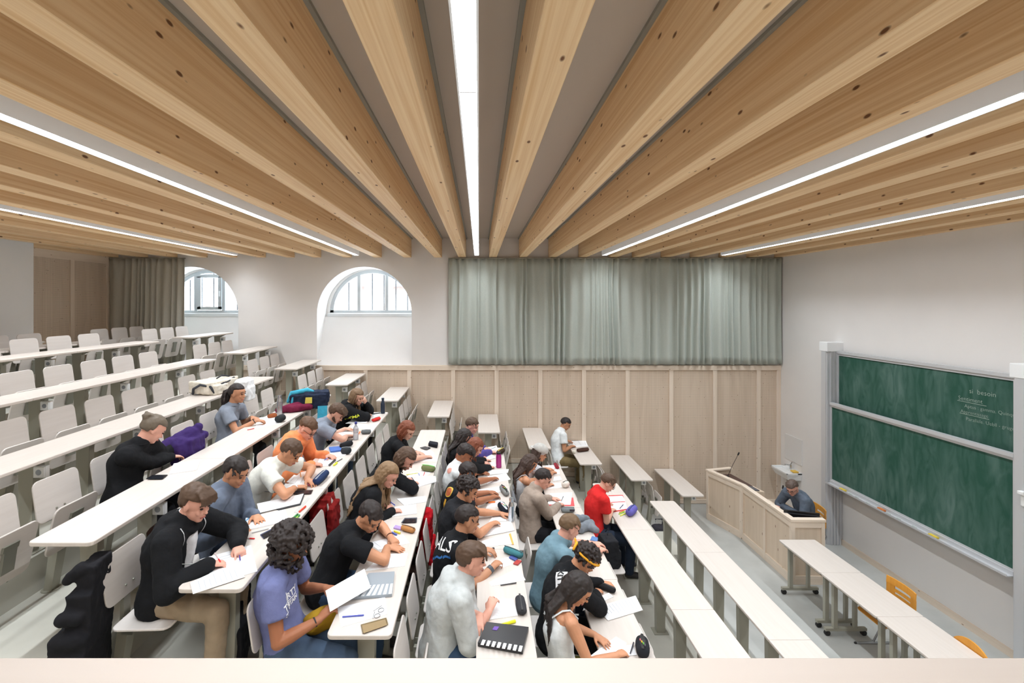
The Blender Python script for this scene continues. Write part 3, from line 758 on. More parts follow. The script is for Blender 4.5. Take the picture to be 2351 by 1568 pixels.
# orange chairs
M_leg = mat('chair_leg_grey', (165, 168, 172), 0.3, 0.7)
def orange_chair(loc, rz, lab, round_back=False):
    """origin on the floor under the seat centre, chair faces local +x"""
    t = thing('orange_chair', loc, lab, 'chair', 'orange plywood chairs', rz)
    mb = MB(); mb.prism(rrect(-0.19, 0.21, -0.20, 0.20, 0.06, 5), 0.44, 0.455); mb.build('seat', M_orange, t, bevel=0.004)
    mb = MB()
    h0, h1, w = 0.56, 0.84, 0.40
    x0 = -0.215
    if round_back:
        pl = [(-w/2, h0)] + [(-w/2*math.cos(PI*i/20), h0+0.10+0.17*math.sin(PI*i/20)) for i in range(21)] + [(w/2, h0)]
        mb.prism(pl, x0-0.006, x0+0.008, 'x')
    else:
        n = 12
        def bowx(y): return x0+0.03*(2*y/w)**2
        def strip(ya, yb, za, zb):
            m = max(1, int(abs(yb-ya)/w*n))
            for i in range(m):
                y0_, y1_ = ya+(yb-ya)*i/m, ya+(yb-ya)*(i+1)/m
                mb.hexa([(bowx(y0_), y0_, za), (bowx(y0_)+0.012, y0_, za), (bowx(y1_)+0.012, y1_, za), (bowx(y1_), y1_, za)],
                        [(bowx(y0_)-0.02*(zb-0.56), y0_, zb), (bowx(y0_)+0.012-0.02*(zb-0.56), y0_, zb), (bowx(y1_)+0.012-0.02*(zb-0.56), y1_, zb), (bowx(y1_)-0.02*(zb-0.56), y1_, zb)])
        strip(-w/2, w/2, 0.76, 0.84); strip(-w/2, -0.11, 0.56, 0.76); strip(0.11, w/2, 0.56, 0.76)
        strip(-0.11, 0.11, 0.69, 0.725); strip(-0.11, 0.11, 0.56, 0.665)
    mb.build('backrest', M_orange, t, weld=True)
    for s in (-1, 1):
        mb = MB(); mb.tube([(-0.205, 0.15*s, 0.70), (-0.19, 0.17*s, 0.45), (-0.20, 0.18*s, 0.42), (0.0, 0.18*s, 0.03), (0.22, 0.18*s, 0.015), (-0.24, 0.18*s, 0.015)], 0.011, 8)
        mb.build('leg', M_leg, t)
    mb = MB(); mb.tube([(-0.17, -0.18, 0.43), (-0.17, 0.18, 0.43)], 0.011, 8); mb.tube([(0.15, -0.18, 0.43), (0.15, 0.18, 0.43)], 0.011, 8); mb.build('cross_bar', M_leg, t)
    mb = MB()
    for s in (-1, 1):
        mb.ell((0.22, 0.18*s, 0.014), (0.02, 0.014, 0.014), 8, 6); mb.ell((-0.24, 0.18*s, 0.014), (0.02, 0.014, 0.014), 8, 6)
    mb.build('foot_cap', M_dark, t)
orange_chair((4.86, 5.78, 0), PI, 'orange plywood chair with slotted back pushed against the third table on castors')
orange_chair((4.70, 4.83, 0), PI, 'orange plywood chair with plain round back at the fourth table on castors', True)
orange_chair((5.45, 8.03, 0), PI-0.15, 'orange plywood chair the lecturer sits on')
# ---------------------------------------------------------------- people
TEX = bpy.data.textures.new('cloth_folds', 'CLOUDS'); TEX.noise_scale = 0.07; TEX.noise_depth = 2
TEXH = bpy.data.textures.new('hair_waves', 'CLOUDS'); TEXH.noise_scale = 0.022; TEXH.noise_depth = 2
BAKE = []
def soft(mb, name, m, parent, vox, it=4, disp=0.0, tex=None):
    o = mb.build(name, m)
    r = o.modifiers.new('r', 'REMESH'); r.mode = 'VOXEL'; r.voxel_size = vox; r.use_smooth_shade = True
    s = o.modifiers.new('s', 'SMOOTH'); s.factor = 0.5; s.iterations = it
    if disp:
        d = o.modifiers.new('d', 'DISPLACE'); d.texture = tex or TEX; d.strength = disp; d.mid_level = 0.5; d.texture_coords = 'LOCAL'
    BAKE.append((o, parent))
    return o
def skin_mat(tone):
    T = {'fair': (222, 172, 150), 'pink': (226, 168, 148), 'tan': (204, 146, 112), 'olive': (192, 138, 106), 'brown': (166, 108, 78)}
    return mat('skin_'+tone, T[tone], 0.5, var=0.06, vscale=12, spec=0.35)
def cloth(name, rgb, **k):
    return mat('cloth_'+name, rgb, 0.9, var=0.12, vscale=14, bump=0.35, bscale=28, spec=0.2, **k)
def hair_mat(name, rgb):
    return mat('hair_'+name, rgb, 0.5, var=0.5, vscale=1.0, stretch=(110, 110, 22), bump=1.0, bscale=1.3, spec=0.35)
def hand(mb, W, d, nrm, right, pose, sc=1.0):
    d = d.normalized(); nrm = (nrm-d*nrm.dot(d)).normalized(); s = nrm.cross(d)*(1 if right else -1)   # towards the thumb
    def P(a, b, c): return W+(d*a+s*b+nrm*c)*sc
    mb.capsule([P(0.0, 0, 0), P(0.045, 0.002, 0.002), P(0.085, 0, 0)], [(0.026*sc, 0.019*sc), (0.038*sc, 0.017*sc), (0.040*sc, 0.014*sc)], 12, up=nrm)
    L = (0.078, 0.084, 0.078, 0.060)
    curl = {'flat': (0.15, 0.25, 0.2), 'write': (0.75, 0.9, 0.6), 'relax': (0.35, 0.5, 0.4), 'hold': (0.5, 0.7, 0.5), 'point': (0.9, 1.0, 0.7)}[pose]
    for i in range(4):
        b = 0.031-0.0205*i; fan = 0.16-0.11*i
        a = 0.0; p = (0.086-0.004*abs(i-1), b, 0.002); pts = [P(*p)]
        cl = curl
        if pose == 'point' and i == 0: cl = (0.25, 0.2, 0.1)
        if pose == 'write' and i == 0: cl = (0.55, 0.6, 0.3)
        for q, fr in enumerate((0.42, 0.32, 0.26)):
            a += cl[q]; ln = L[i]*fr
            p = (p[0]+ln*math.cos(a)*math.cos(fan), p[1]+ln*math.cos(a)*math.sin(fan), p[2]-ln*math.sin(a)); pts.append(P(*p))
        mb.capsule(pts, [0.0092*sc, 0.0086*sc, 0.008*sc, 0.0068*sc], 8)
    if pose in ('write', 'hold', 'point'):
        tp = [(0.018, 0.022, -0.004), (0.055, 0.046, -0.018), (0.085, 0.040, -0.034), (0.105, 0.026, -0.040)]
    else:
        tp = [(0.018, 0.022, 0.0), (0.045, 0.050, -0.006), (0.070, 0.066, -0.010), (0.092, 0.074, -0.012)]
    mb.capsule([P(*q) for q in tp], [0.014*sc, 0.012*sc, 0.0105*sc, 0.0085*sc], 8)
def ik(S0, W, L1, L2, pole):
    v = W-S0; D = v.length
    if D > (L1+L2)*0.985:
        W2 = S0+v.normalized()*(L1+L2)*0.985
        k = D/((L1+L2)*0.985); L1 *= k; L2 *= k; v = W-S0; D = v.length
    a = (L1*L1-L2*L2+D*D)/(2*D); h = math.sqrt(max(0.0001, L1*L1-a*a)); u = v.normalized()
    p = pole-u*pole.dot(u)
    p = p.normalized() if p.length > 1e-4 else Vector((0, 0, -1))
    return S0+u*a+p*h
PEOPLE = {}
def person(key, label, floor, hip, head, look, near, far, skin='tan', hair=('short', 'dark', (44, 34, 30)), top=('tee', 'black', (24, 24, 27)),
           legs=('navy', (44, 52, 68)), tabz=None, tabx=None, female=False, yaw=0.0, vox=0.007, shoe=(40, 38, 38), knee=0.43, beard=None, glasses=False, elb=(None, None), kspread=0.11, lean_side=0.0, sh=None):
    sc = 0.93 if female else 1.0
    hip = Vector((hip[0], hip[1], floor+0.565)); Hc = Vector(head); look = Vector(look).normalized()
    t = thing('person', (hip.x, hip.y, floor), label, 'person')
    F0 = Vector((math.cos(yaw), math.sin(yaw), 0)); Z = Vector((0, 0, 1)); Sd = F0.cross(Z)     # Sd points to the person's right
    U = (Z-look*Z.dot(look)).normalized(); Hs = look.cross(U)
    T = (Hc-hip).normalized()
    N = Hc-(U*0.5+T*0.5).normalized()*0.155-look*0.035
    T = (N-hip).normalized()
    back = -(F0-T*F0.dot(T)).normalized()
    ctrl = [hip, hip.lerp(N, 0.30)+back*0.03, hip.lerp(N, 0.62)+back*0.055, hip.lerp(N, 0.86)+back*0.035, N]
    def torso(mb, e, n=18, z0=0):
        R = [(0.158, 0.115), (0.138, 0.105), (0.162, 0.115), (0.160, 0.092), (0.066, 0.060)]
        if female: R = [(0.160, 0.115), (0.122, 0.092), (0.142, 0.110), (0.142, 0.082), (0.056, 0.052)]
        # refine along the spline
        P2, R2 = [], []
        for i in range(4):
            for q in range(4):
                u = q/4; P2.append(ctrl[i].lerp(ctrl[i+1], u)); R2.append(tuple(R[i][c]*(1-u*u*(3-2*u))+R[i+1][c]*u*u*(3-2*u)+e for c in (0, 1)))
        P2.append(ctrl[4]); R2.append((R[4][0]+e, R[4][1]+e))
        mb.capsule(P2, R2, n, up=F0)
    shw = sh or (0.155 if female else 0.186)
    arms = []
    for i, (spec, sgn) in enumerate(((near, 1), (far, -1))):
        S0 = N-T*0.055+Sd*shw*sgn*(1.0)+F0*0.015
        pos, pose = Vector(spec[0]), spec[1]
        d = Vector(spec[2]).normalized() if len(spec) > 2 and spec[2] else None
        nrm = Vector(spec[3]) if len(spec) > 3 and spec[3] else Vector((0, 0, 1))
        if d is None:
            d = pos-S0; d.z = 0; d = (d.normalized()+F0*0.3-Sd*sgn*0.35).normalized(); d.z = -0.12
        W = pos-d.normalized()*0.05
        pole = Sd*sgn*0.55-F0*0.25-Z*0.9
        L1, L2 = 0.285*sc, 0.255*sc
        E = ik(S0, W, L1, L2, pole)
        if elb[i] is not None: E = Vector(elb[i])
        elif tabz and E.x > tabx-0.03 and E.z < tabz+0.055:
            # lift the elbow on to the table
            lo_, hi_ = pole, Sd*sgn*1.0+Z*0.25
            for q in range(12):
                E = ik(S0, W, L1, L2, lo_.lerp(hi_, q/11))
                if E.z > tabz+0.05: break
        arms.append((S0, E, W, d, nrm, pose))
    # ---- body
    mb = MB(); torso(mb, -0.012)
    mb.capsule([N-T*0.05, N.lerp(Hc, 0.4)-look*0.01, Hc-U*0.05-look*0.02], [0.064*sc, 0.056*sc, 0.056*sc], 14, up=look)
    for (S0, E, W, d, nrm, pose), sgn in zip(arms, (1, -1)):
        mb.capsule([N-T*0.04+Sd*0.05*sgn, S0], [0.045*sc, 0.056*sc], 12)
        mb.capsule([S0, S0.lerp(E, 0.4), E], [0.054*sc, 0.049*sc, 0.039*sc], 12)
        mb.capsule([E, E.lerp(W, 0.3), W], [(0.040*sc, 0.040*sc), (0.043*sc, 0.041*sc), (0.029*sc, 0.023*sc)], 12, up=nrm)
        hand(mb, W, d, nrm, sgn > 0, pose, 0.98*sc)
    R3 = Matrix((look, -Hs, U)).transposed()      # local x forward, y left, z up
    def HL(x, y, z): return Hc+R3 @ Vector((x, y, z))
    hs = 0.97 if female else 1.0
    def he(c, r, n=14, m=10): mb.ell(HL(*[a*hs for a in c]), [a*hs for a in r], n, m, R3)
    he((-0.010, 0, 0.020), (0.098, 0.075, 0.093), 24, 16)
    he((0.022, 0, -0.045), (0.066, 0.060, 0.072), 20, 14)
    he((0.058, 0, -0.092), (0.030, 0.030, 0.022)); he((0.055, 0, 0.035), (0.038, 0.055, 0.035)); he((0.066, 0, -0.035), (0.026, 0.042, 0.040))
    he((0.098, 0, -0.026), (0.017, 0.013, 0.012)); he((0.088, 0, -0.002), (0.013, 0.009, 0.026)); he((0.086, 0, -0.062), (0.010, 0.022, 0.009))
    for sg in (-1, 1):
        he((-0.004, 0.076*sg, -0.012), (0.019, 0.007, 0.031)); he((0.078, 0.030*sg, 0.022), (0.014, 0.020, 0.007)); he((0.072, 0.034*sg, -0.028), (0.016, 0.018, 0.018))
        # legs inside the trousers
    knees = []
    for sg in (1, -1):
        hj = hip+Sd*0.085*sg-Z*0.02; kn = Vector((hip.x, hip.y, floor+0.50))+F0*knee+Sd*kspread*sg; an = Vector((kn.x, kn.y, floor+0.09))-F0*0.03
        knees.append((hj, kn, an)); mb.capsule([hj, kn], [0.075*sc, 0.05*sc], 12); mb.capsule([kn, kn.lerp(an, 0.35), an], [0.05*sc, 0.05*sc, 0.036*sc], 12)
    body = soft(mb, 'body', skin_mat(skin), t, vox, 2)
    # ---- face details
    def part(mbx, nm, m): 
        o = mbx.build(nm, m, None, smooth=True); o.data.transform(Matrix.Translation(-t.location)); o.parent = t; return o
    for sg in (-1, 1):
        m2 = MB(); m2.ell(HL(0.083*hs, 0.031*sg, 0.006), (0.009, 0.013, 0.006), 10, 8, R3); part(m2, 'eye', mat('eye_dark', (52, 40, 36), 0.3))
        m2 = MB(); m2.capsule([HL(0.088*hs, 0.016*sg, 0.027), HL(0.087*hs, 0.032*sg, 0.031), HL(0.078*hs, 0.046*sg, 0.026)], 0.0042, 8); part(m2, 'eyebrow', mat('hair_'+hair[1], hair[2]))
    m2 = MB(); m2.capsule([HL(0.089*hs, 0.018, -0.064), HL(0.0955*hs, 0, -0.062), HL(0.089*hs, -0.018, -0.064)], 0.0055, 8); part(m2, 'lips', mat('lips', (176, 104, 96), 0.5))
    if glasses:
        m2 = MB()
        for sg in (-1, 1):
            m2.tube([HL(0.098+0.0*math.cos(a), 0.033*sg+0.022*math.cos(a), 0.002+0.018*math.sin(a)) for a in [2*PI*i/16 for i in range(17)]], 0.0022, 6, cap=False)
            m2.tube([HL(0.096, 0.055*sg, 0.008), HL(0.0, 0.080*sg, 0.006)], 0.002, 6)
        m2.tube([HL(0.099, -0.011, 0.006), HL(0.099, 0.011, 0.006)], 0.002, 6)
        part(m2, 'glasses', mat('glasses_frame', (60, 50, 48), 0.3, 0.5))
    if beard:
        m2 = MB()
        for a in range(-6, 7):
            th = a*0.22; m2.ell(HL(0.070*math.cos(th)-0.004, 0.062*math.sin(th), -0.082+0.012*abs(a)/6*3), (0.014, 0.014, 0.024), 8, 6, R3)
        m2.capsule([HL(0.088, 0.022, -0.05), HL(0.096, 0, -0.046), HL(0.088, -0.022, -0.05)], 0.006, 8)
        soft(m2, 'beard', hair_mat(hair[1], hair[2]), t, 0.006, 2, 0.004, TEXH)
    # ---- hair
    st, hn, hc = hair; hm = hair_mat(hn, hc); mh = MB(); rnd = random.Random(key)
    def cap(low_back=-0.45, low_side=-0.15, front=0.42, thick=1.09, top=1.0):
        def fn(p, d):
            k = thick*(1+0.05*noise.noise(d*5+Vector((len(key), 0, 0))))
            if d.z > 0.3: k *= top
            lim = low_back if d.x < -0.2 else low_side
            if (d.x > 0.15 and d.z < front) or d.z < lim or (d.x > -0.25 and d.z < low_side and abs(d.y) > 0.5): k = 0.80
            return p*k
        mh.ell(HL(-0.014, 0, 0.024), (0.101*hs, 0.079*hs, 0.096*hs), 36, 28, R3, fn)
    def strands(n, z_len, r0=0.009, ymax=1.0, xr=(-1.0, 0.2), wave=0.0, gap=0.0):
        for i in range(n):
            d = Vector((rnd.uniform(*xr), rnd.uniform(-1, 1)*ymax, rnd.uniform(-0.5, 0.8))).normalized()
            p = HL(-0.014+0.100*d.x*1.04, 0.080*d.y*1.06, 0.024+0.096*d.z)
            L = z_len*rnd.uniform(0.75, 1.05); side = Hs*(-1) * d.y
            rear = d.x < -0.05
            down = HL(-0.02+0.085*d.x, 0.092*(1 if d.y > 0 else -1)*max(abs(d.y), 0.35), -0.085)
            pts = [p, p.lerp(down, 0.55)+(p-Hc).normalized()*0.012, down]
            if rear:
                lat = (down-N).dot(Sd)*1.15
                for q in range(1, 5):
                    g = q/4*max(0.05, L-0.10); wv = Vector((math.sin(q*2.1+i), math.cos(q*1.7+i*2), 0))*wave
                    pts.append(N+back*(0.125+0.02*rnd.random())+Sd*lat*(1+0.25*q/4)-T*(g-0.03)+wv)
            else:
                for q in range(1, 4): pts.append(down-Z*(max(0.03, L*0.75)*q/3)+Vector((math.sin(q*2+i), math.cos(q*2+i*2), 0))*wave)
            if z_len < 0.2: pts = [p, p.lerp(down, 0.5)+(p-Hc).normalized()*0.014, down, down-Z*z_len*0.45]
            mh.capsule(pts, [r0]*(len(pts)-1)+[r0*0.5], 8)
    def tufts(n, zmin=0.1, ln=0.03, r=0.008):
        for i in range(n):
            d = Vector((rnd.gauss(0.1, 0.8), rnd.gauss(0, 0.8), abs(rnd.gauss(0.7, 0.5)))).normalized()
            if d.z < zmin or (d.x > 0.75): continue
            a = HL(-0.014+0.103*d.x, 0.081*d.y, 0.024+0.098*d.z); f = (look*0.6+Hs*rnd.uniform(-0.6, 0.6)-U*(0.7 if d.x > 0.3 else 0.15)).normalized()
            mh.capsule([a, a+(a-Hc).normalized()*0.006+f*ln*0.5, a+f*ln], [r, r, r*0.5], 6)
    if st == 'short': cap(); tufts(90)
    elif st == 'fade':
        cap(-0.2, 0.12, 0.40, 1.07, 1.06); tufts(70, 0.3)
    elif st == 'floppy':
        cap(-0.6, -0.25, 0.30, 1.12, 1.03)
        for i in range(14):
            y = -0.06+0.12*i/13; mh.capsule([HL(0.03, y*0.8, 0.11), HL(0.085, y, 0.085), HL(0.105, y*1.05, 0.048+rnd.uniform(-0.01, 0.01))], [0.013, 0.011, 0.007], 8)
    elif st == 'curly':
        cap(-0.55, -0.2, 0.35, 1.12)
        for i in range(420):
            d = Vector((rnd.gauss(-0.15, 1), rnd.gauss(0, 1), rnd.gauss(0.45, 0.9))).normalized()
            if d.x > 0.45 and d.z < 0.35: continue
            if d.z < -0.5: continue
            k = rnd.uniform(1.10, 1.28); mh.ell(HL(-0.014+0.10*d.x*k, 0.080*d.y*k, 0.024+0.096*d.z*k), [rnd.uniform(0.008, 0.013)]*3, 8, 6)
    elif st == 'bigcurly':
        cap(-0.55, -0.2, 0.30, 1.15)
        for i in range(1300):
            d = Vector((rnd.gauss(-0.1, 1), rnd.gauss(0, 1), rnd.gauss(0.1, 1))).normalized()
            if d.x > 0.75 and d.z < 0.1: continue
            k = rnd.uniform(1.15, 1.50); p = HL(-0.02+0.10*d.x*k, 0.084*d.y*k*1.05, 0.02+0.10*d.z*min(k, 1.35))
            if d.z < -0.2: p = p-Z*rnd.uniform(0.0, 0.07)
            mh.ell(p, [rnd.uniform(0.008, 0.0135)]*3, 7, 5)
    elif st == 'bob':
        cap(-0.75, -0.55, 0.42, 1.13); strands(90, 0.13, 0.010, 1.0, (-1.0, 0.35))
    elif st == 'long':
        cap(-0.75, -0.5, 0.42, 1.12); strands(110, 0.36, 0.010, 1.0, (-1.0, 0.30), 0.004)
    elif st == 'wavy':
        cap(-0.7, -0.45, 0.45, 1.12); strands(130, 0.46, 0.009, 1.0, (-1.0, 0.3), 0.014)
    elif st == 'pony':
        cap(-0.55, -0.25, 0.42, 1.06); p0 = HL(-0.115, 0, 0.02); q0 = Hc-look*0.17-Z*0.20
        for i in range(26):
            j = Vector((rnd.gauss(0, 1), rnd.gauss(0, 1), rnd.gauss(0, 1)))*0.018
            mh.capsule([p0+j*0.3, p0-look*0.03-Z*0.03+j*0.9, p0.lerp(q0, 0.6)+j*1.6, q0+j*1.2-Z*rnd.uniform(0, 0.10)], [0.014, 0.016, 0.015, 0.006], 8)
    elif st == 'bun':
        cap(-0.7, -0.35, 0.42, 1.10); mh.ell(HL(-0.105, 0, 0.065), (0.042, 0.042, 0.04), 12, 10)
        for i in range(16): mh.ell(HL(-0.105+rnd.uniform(-.03, .03), rnd.uniform(-.035, .035), 0.07+rnd.uniform(-.02, .03)), [0.014]*3, 7, 5)
    hair_o = soft(mh, 'hair', hm, t, 0.0055 if st in ('curly', 'bigcurly') else 0.0065, 1 if 'curly' in st else 2, 0.008 if st in ('long', 'wavy', 'pony', 'bob', 'floppy') else 0.004, TEXH)
    # ---- clothes
    tt, cn, cc = top[:3]; cm = cloth(cn, cc)
    mc = MB()
    thick = {'tee': 0.014, 'sweater': 0.021, 'hoodie': 0.030, 'tank': 0.004, 'jacket': 0.026}[tt]
    if tt == 'tank':
        P2 = [ctrl[0]-T*0.06, ctrl[0], ctrl[1], ctrl[2], ctrl[2].lerp(ctrl[3], 0.45)]
        mc.capsule(P2, [(0.16, 0.12), (0.165, 0.12), (0.128, 0.098), (0.148, 0.116), (0.140, 0.100)], 18, up=F0)
        tank = soft(mc, 'tank_top', cm, t, 0.009, 3, 0.006)
        m2 = MB()
        for sg in (-1, 1):
            a = ctrl[2].lerp(ctrl[3], 0.55)
            m2.tube([a+back*0.112+Sd*0.06*sg, ctrl[3]+back*0.088+Sd*0.085*sg+T*0.01, N+back*0.045+Sd*0.10*sg+T*0.0, N-back*0.01-T*0.012+Sd*0.10*sg+T*0.02, N-T*0.05-back*0.07+Sd*0.09*sg, a-back*0.108+Sd*0.075*sg], 0.009, 8, 0.6)
        part(m2, 'shoulder_strap', cm)
        torso_part = tank
    else:
        torso(mc, thick+0.004)
        mc.capsule([hip-T*0.05, hip], [(0.165+thick, 0.125+thick)]*2, 18, up=F0)
        frac = top[3] if len(top) > 3 else (1.0 if tt != 'tee' else 0.0)
        for (S0, E, W, d, nrm, pose), sgn in zip(arms, (1, -1)):
            mc.capsule([N-T*0.05+Sd*0.05*sgn, S0], [0.052*sc+thick, 0.062*sc+thick], 14)
            if frac >= 1.0:
                mc.capsule([S0, S0.lerp(E, 0.5), E], [0.060*sc+thick, 0.052*sc+thick, 0.046*sc+thick], 14)
                mc.capsule([E, E.lerp(W, 0.4), E.lerp(W, min(0.97, frac-0.05))], [0.046*sc+thick, 0.044*sc+thick, 0.034*sc+thick*0.6], 14)
            elif frac >= 0.9:     # pushed up sleeves
                mc.capsule([S0, S0.lerp(E, 0.5), E], [0.060*sc+thick, 0.054*sc+thick, 0.052*sc+thick], 14); mc.capsule([E, E.lerp(W, 0.22)], [0.052*sc+thick, 0.048*sc+thick], 14)
            else:
                e2 = S0.lerp(E, 0.52); mc.tube([S0, S0.lerp(E, 0.3), e2, e2+(E-S0).normalized()*0.01], [0.060*sc+thick, 0.062*sc+thick, 0.066*sc+thick, 0.064*sc+thick], 16)
        if tt == 'hoodie':
            mc.ell(N+back*0.095-Z*0.01, (0.070, 0.125, 0.055), 16, 12); mc.ell(N+back*0.11-T*0.06, (0.05, 0.10, 0.06), 16, 12); mc.tube([N+Sd*0.10-T*0.02+F0*0.02, N+Sd*0.085+back*0.06+T*0.02, N+back*0.10+T*0.03, N-Sd*0.085+back*0.06+T*0.02, N-Sd*0.10-T*0.02+F0*0.02, N-Sd*0.04+F0*0.085-T*0.04, N+Sd*0.04+F0*0.085-T*0.04, N+Sd*0.10-T*0.02+F0*0.02], 0.030, 10)
        nm = {'tee': 't_shirt', 'sweater': 'sweater', 'hoodie': 'hooded_top', 'jacket': 'jacket'}[tt]
        torso_part = soft(mc, nm, cm, t, 0.0095, 5 if tt == 'tee' else 4, 0.013 if tt != 'tee' else 0.011)
        if tt in ('tee', 'sweater'):     # neckband
            m2 = MB(); m2.tube([N+T*0.012+(Sd*math.cos(a)*0.074+(F0-T*F0.dot(T)*0.6)*math.sin(a)*0.074) for a in [2*PI*i/20 for i in range(21)]], 0.0065, 8, cap=False)
            part(m2, 'neckband', cm)
    # trousers
    ln, lc = legs; lm = cloth('legs_'+ln, lc); ml = MB()
    ml.ell(hip-Z*0.01, (0.145, 0.175, 0.115), 18, 12)
    for (hj, kn, an) in knees:
        ml.capsule([hj, hj.lerp(kn, 0.5), kn], [0.100*sc, 0.088*sc, 0.070*sc], 14); ml.capsule([kn, kn.lerp(an, 0.5), an+Z*0.0], [0.072*sc, 0.066*sc, 0.058*sc], 14)
    soft(ml, 'trousers', lm, t, 0.012, 3, 0.016)
    for (hj, kn, an) in knees:
        ms = MB(); ms.capsule([an-F0*0.02-Z*0.035, an+F0*0.08-Z*0.045, an+F0*0.16-Z*0.055], [(0.040, 0.042), (0.045, 0.038), (0.042, 0.028)], 14, up=Z)
        soft(ms, 'shoe', mat('shoe_%d_%d_%d' % shoe, shoe, 0.6), t, 0.008, 2)
    PEOPLE[key] = dict(t=t, top=torso_part, N=N, T=T, F0=F0, Sd=Sd, back=back, ctrl=ctrl, arms=arms, HL=HL, hair=hair_o, hip=hip)
    return t
def W_(px, py, z): return tuple(onz(px, py, z))
def student(key, label, k, hy, head, Yh, look, near, far, **kw):
    f = FZ(k); tz = TZ(k); bx = XK(k)-0.40
    hp = aty(head[0], head[1], Yh)
    def H(s):
        if s is None: return None
        z = tz+(s[3] if len(s) > 3 and s[3] is not None else 0.028)
        return (W_(s[0], s[1], z), s[2])+tuple(s[4:])
    n = H(near); fr = H(far)
    hx = min(XK(k)-0.66, hp.x-0.02) + kw.pop('hdx', 0)
    hx = max(hx, XK(k+1)+0.17)
    person(key, label, f, (hx, hy), hp, look, n, fr, tabz=tz, tabx=bx, **kw)
BLK = (26, 27, 30)
# row 7
student('sweater', 'person in a black sweater twisting towards the purple jacket on the next seat', 7, 4.12, (352, 985), 4.28, (0.55, 0.55, -0.62), (405, 1048, 'relax', 0.02, (0.3, 0.9, -0.2)), (432, 1010, 'relax', 0.10, (0.2, 0.95, -0.2)),
        skin='pink', hair=('bun', 'grey_brown', (104, 92, 78)), top=('sweater', 'black', BLK), legs=('black', (28, 28, 32)), female=True)
student('ponytail', 'person with a long dark ponytail and grey-blue T-shirt looking up over the rows', 7, 5.85, (545, 903), 5.92, (0.97, -0.12, -0.12), (598, 966, 'write', 0.05), (585, 960, 'relax', 0.03),
        skin='olive', hair=('pony', 'black_brown', (38, 28, 26)), top=('tee', 'grey_blue', (134, 142, 156)), legs=('black', (28, 28, 32)), female=True)
# row 6
student('zip', 'person in an open black zip hoodie over a white T-shirt, pointing at a page', 6, 3.26, (449, 1154), 3.30, (0.90, -0.22, -0.36), (500, 1294, 'write', 0.03, (0.75, 0.62, -0.25)), (549, 1262, 'point', 0.035, (0.6, -0.75, -0.3)),
        skin='pink', hair=('floppy', 'brown', (84, 62, 46)), top=('hoodie', 'black', BLK), legs=('khaki', (158, 140, 118)), vox=0.0052, kspread=0.13, knee=0.42, shoe=(90, 86, 80))
student('greyblue', 'person in a slate blue sweater bending over a spiral notebook', 6, 3.95, (541, 1083), 3.95, (0.86, -0.25, -0.45), (552, 1214, 'write', 0.03), (590, 1188, 'flat', 0.03),
        skin='tan', hair=('short', 'dark', (40, 32, 30)), top=('sweater', 'slate', (108, 118, 136)), legs=('navy', (44, 52, 68)), vox=0.006)
student('whitetee', 'person in an off-white printed T-shirt writing beside the navy pencil case', 6, 4.50, (668, 1038), 4.58, (0.78, -0.15, -0.62), (690, 1118, 'write', 0.03), (712, 1104, 'relax', 0.04),
        skin='tan', hair=('short', 'brown', (84, 62, 46)), top=('tee', 'offwhite', (222, 222, 214)), legs=('black', (28, 28, 32)), vox=0.006)
student('orange', 'person in a bright orange hoodie and glasses writing', 6, 5.22, (706, 984), 5.28, (0.74, -0.2, -0.64), (728, 1066, 'write', 0.03), (757, 1046, 'relax', 0.035),
        skin='pink', hair=('fade', 'chestnut', (96, 68, 48)), top=('hoodie', 'orange', (240, 146, 96)), legs=('navy', (44, 52, 68)), glasses=True, vox=0.0065)
student('beard', 'bearded person in a grey-blue T-shirt writing behind the clear water bottle', 6, 6.08, (773, 949), 6.15, (0.74, -0.1, -0.66), (803, 1000, 'write', 0.03), (800, 984, 'relax', 0.03),
        skin='fair', hair=('floppy', 'brown', (84, 62, 46)), top=('tee', 'grey_blue', (134, 142, 156)), legs=('denim', (74, 92, 116)), beard=True)
student('longman', 'long-haired person in a black hoodie with yellow lettering, hand at the mouth', 6, 7.20, (820, 911), 7.25, (0.85, -0.35, -0.35), (846, 952, 'write', 0.03), (838, 922, 'hold', 0.24, (-0.3, -0.3, 0.9), (0.6, -0.5, 0.3)),
        skin='fair', hair=('long', 'sandy', (122, 96, 70)), top=('hoodie', 'black', BLK), legs=('black', (28, 28, 32)))
# row 5
student('violet', 'person in a violet-blue T-shirt with big curly hair holding stapled sheets', 5, 3.20, (672, 1250), 3.25, (0.85, 0.30, -0.42), (747, 1408, 'hold', 0.02, (0.55, 0.65, 0.35)), (760, 1352, 'hold', 0.05, (0.7, -0.35, 0.1)),
        skin='brown', hair=('bigcurly', 'black_brown', (36, 28, 27)), top=('tee', 'violet', (112, 118, 162)), legs=('denim', (96, 124, 152)), vox=0.0052)
student('blackpolo', 'person in a black short-sleeved shirt leaning on the desk behind the violet T-shirt', 5, 3.80, (850, 1186), 3.88, (0.62, -0.45, -0.65), (902, 1258, 'flat', 0.025, (0.95, -0.1, -0.1)), (903, 1240, 'write', 0.035, (0.6, -0.8, -0.1)),
        skin='tan', hair=('short', 'black_brown', (36, 28, 27)), top=('tee', 'black', BLK), legs=('blue_jeans', (58, 78, 104)), beard=False, vox=0.0058)
student('wavy', 'person with long wavy light brown hair and a black sweater writing', 5, 4.72, (892, 1090), 4.72, (0.80, -0.25, -0.56), (912, 1172, 'write', 0.03), (890, 1160, 'relax', 0.03),
        skin='pink', hair=('wavy', 'light_brown', (140, 112, 82)), top=('sweater', 'black', BLK), legs=('black', (28, 28, 32)), female=True, vox=0.006)
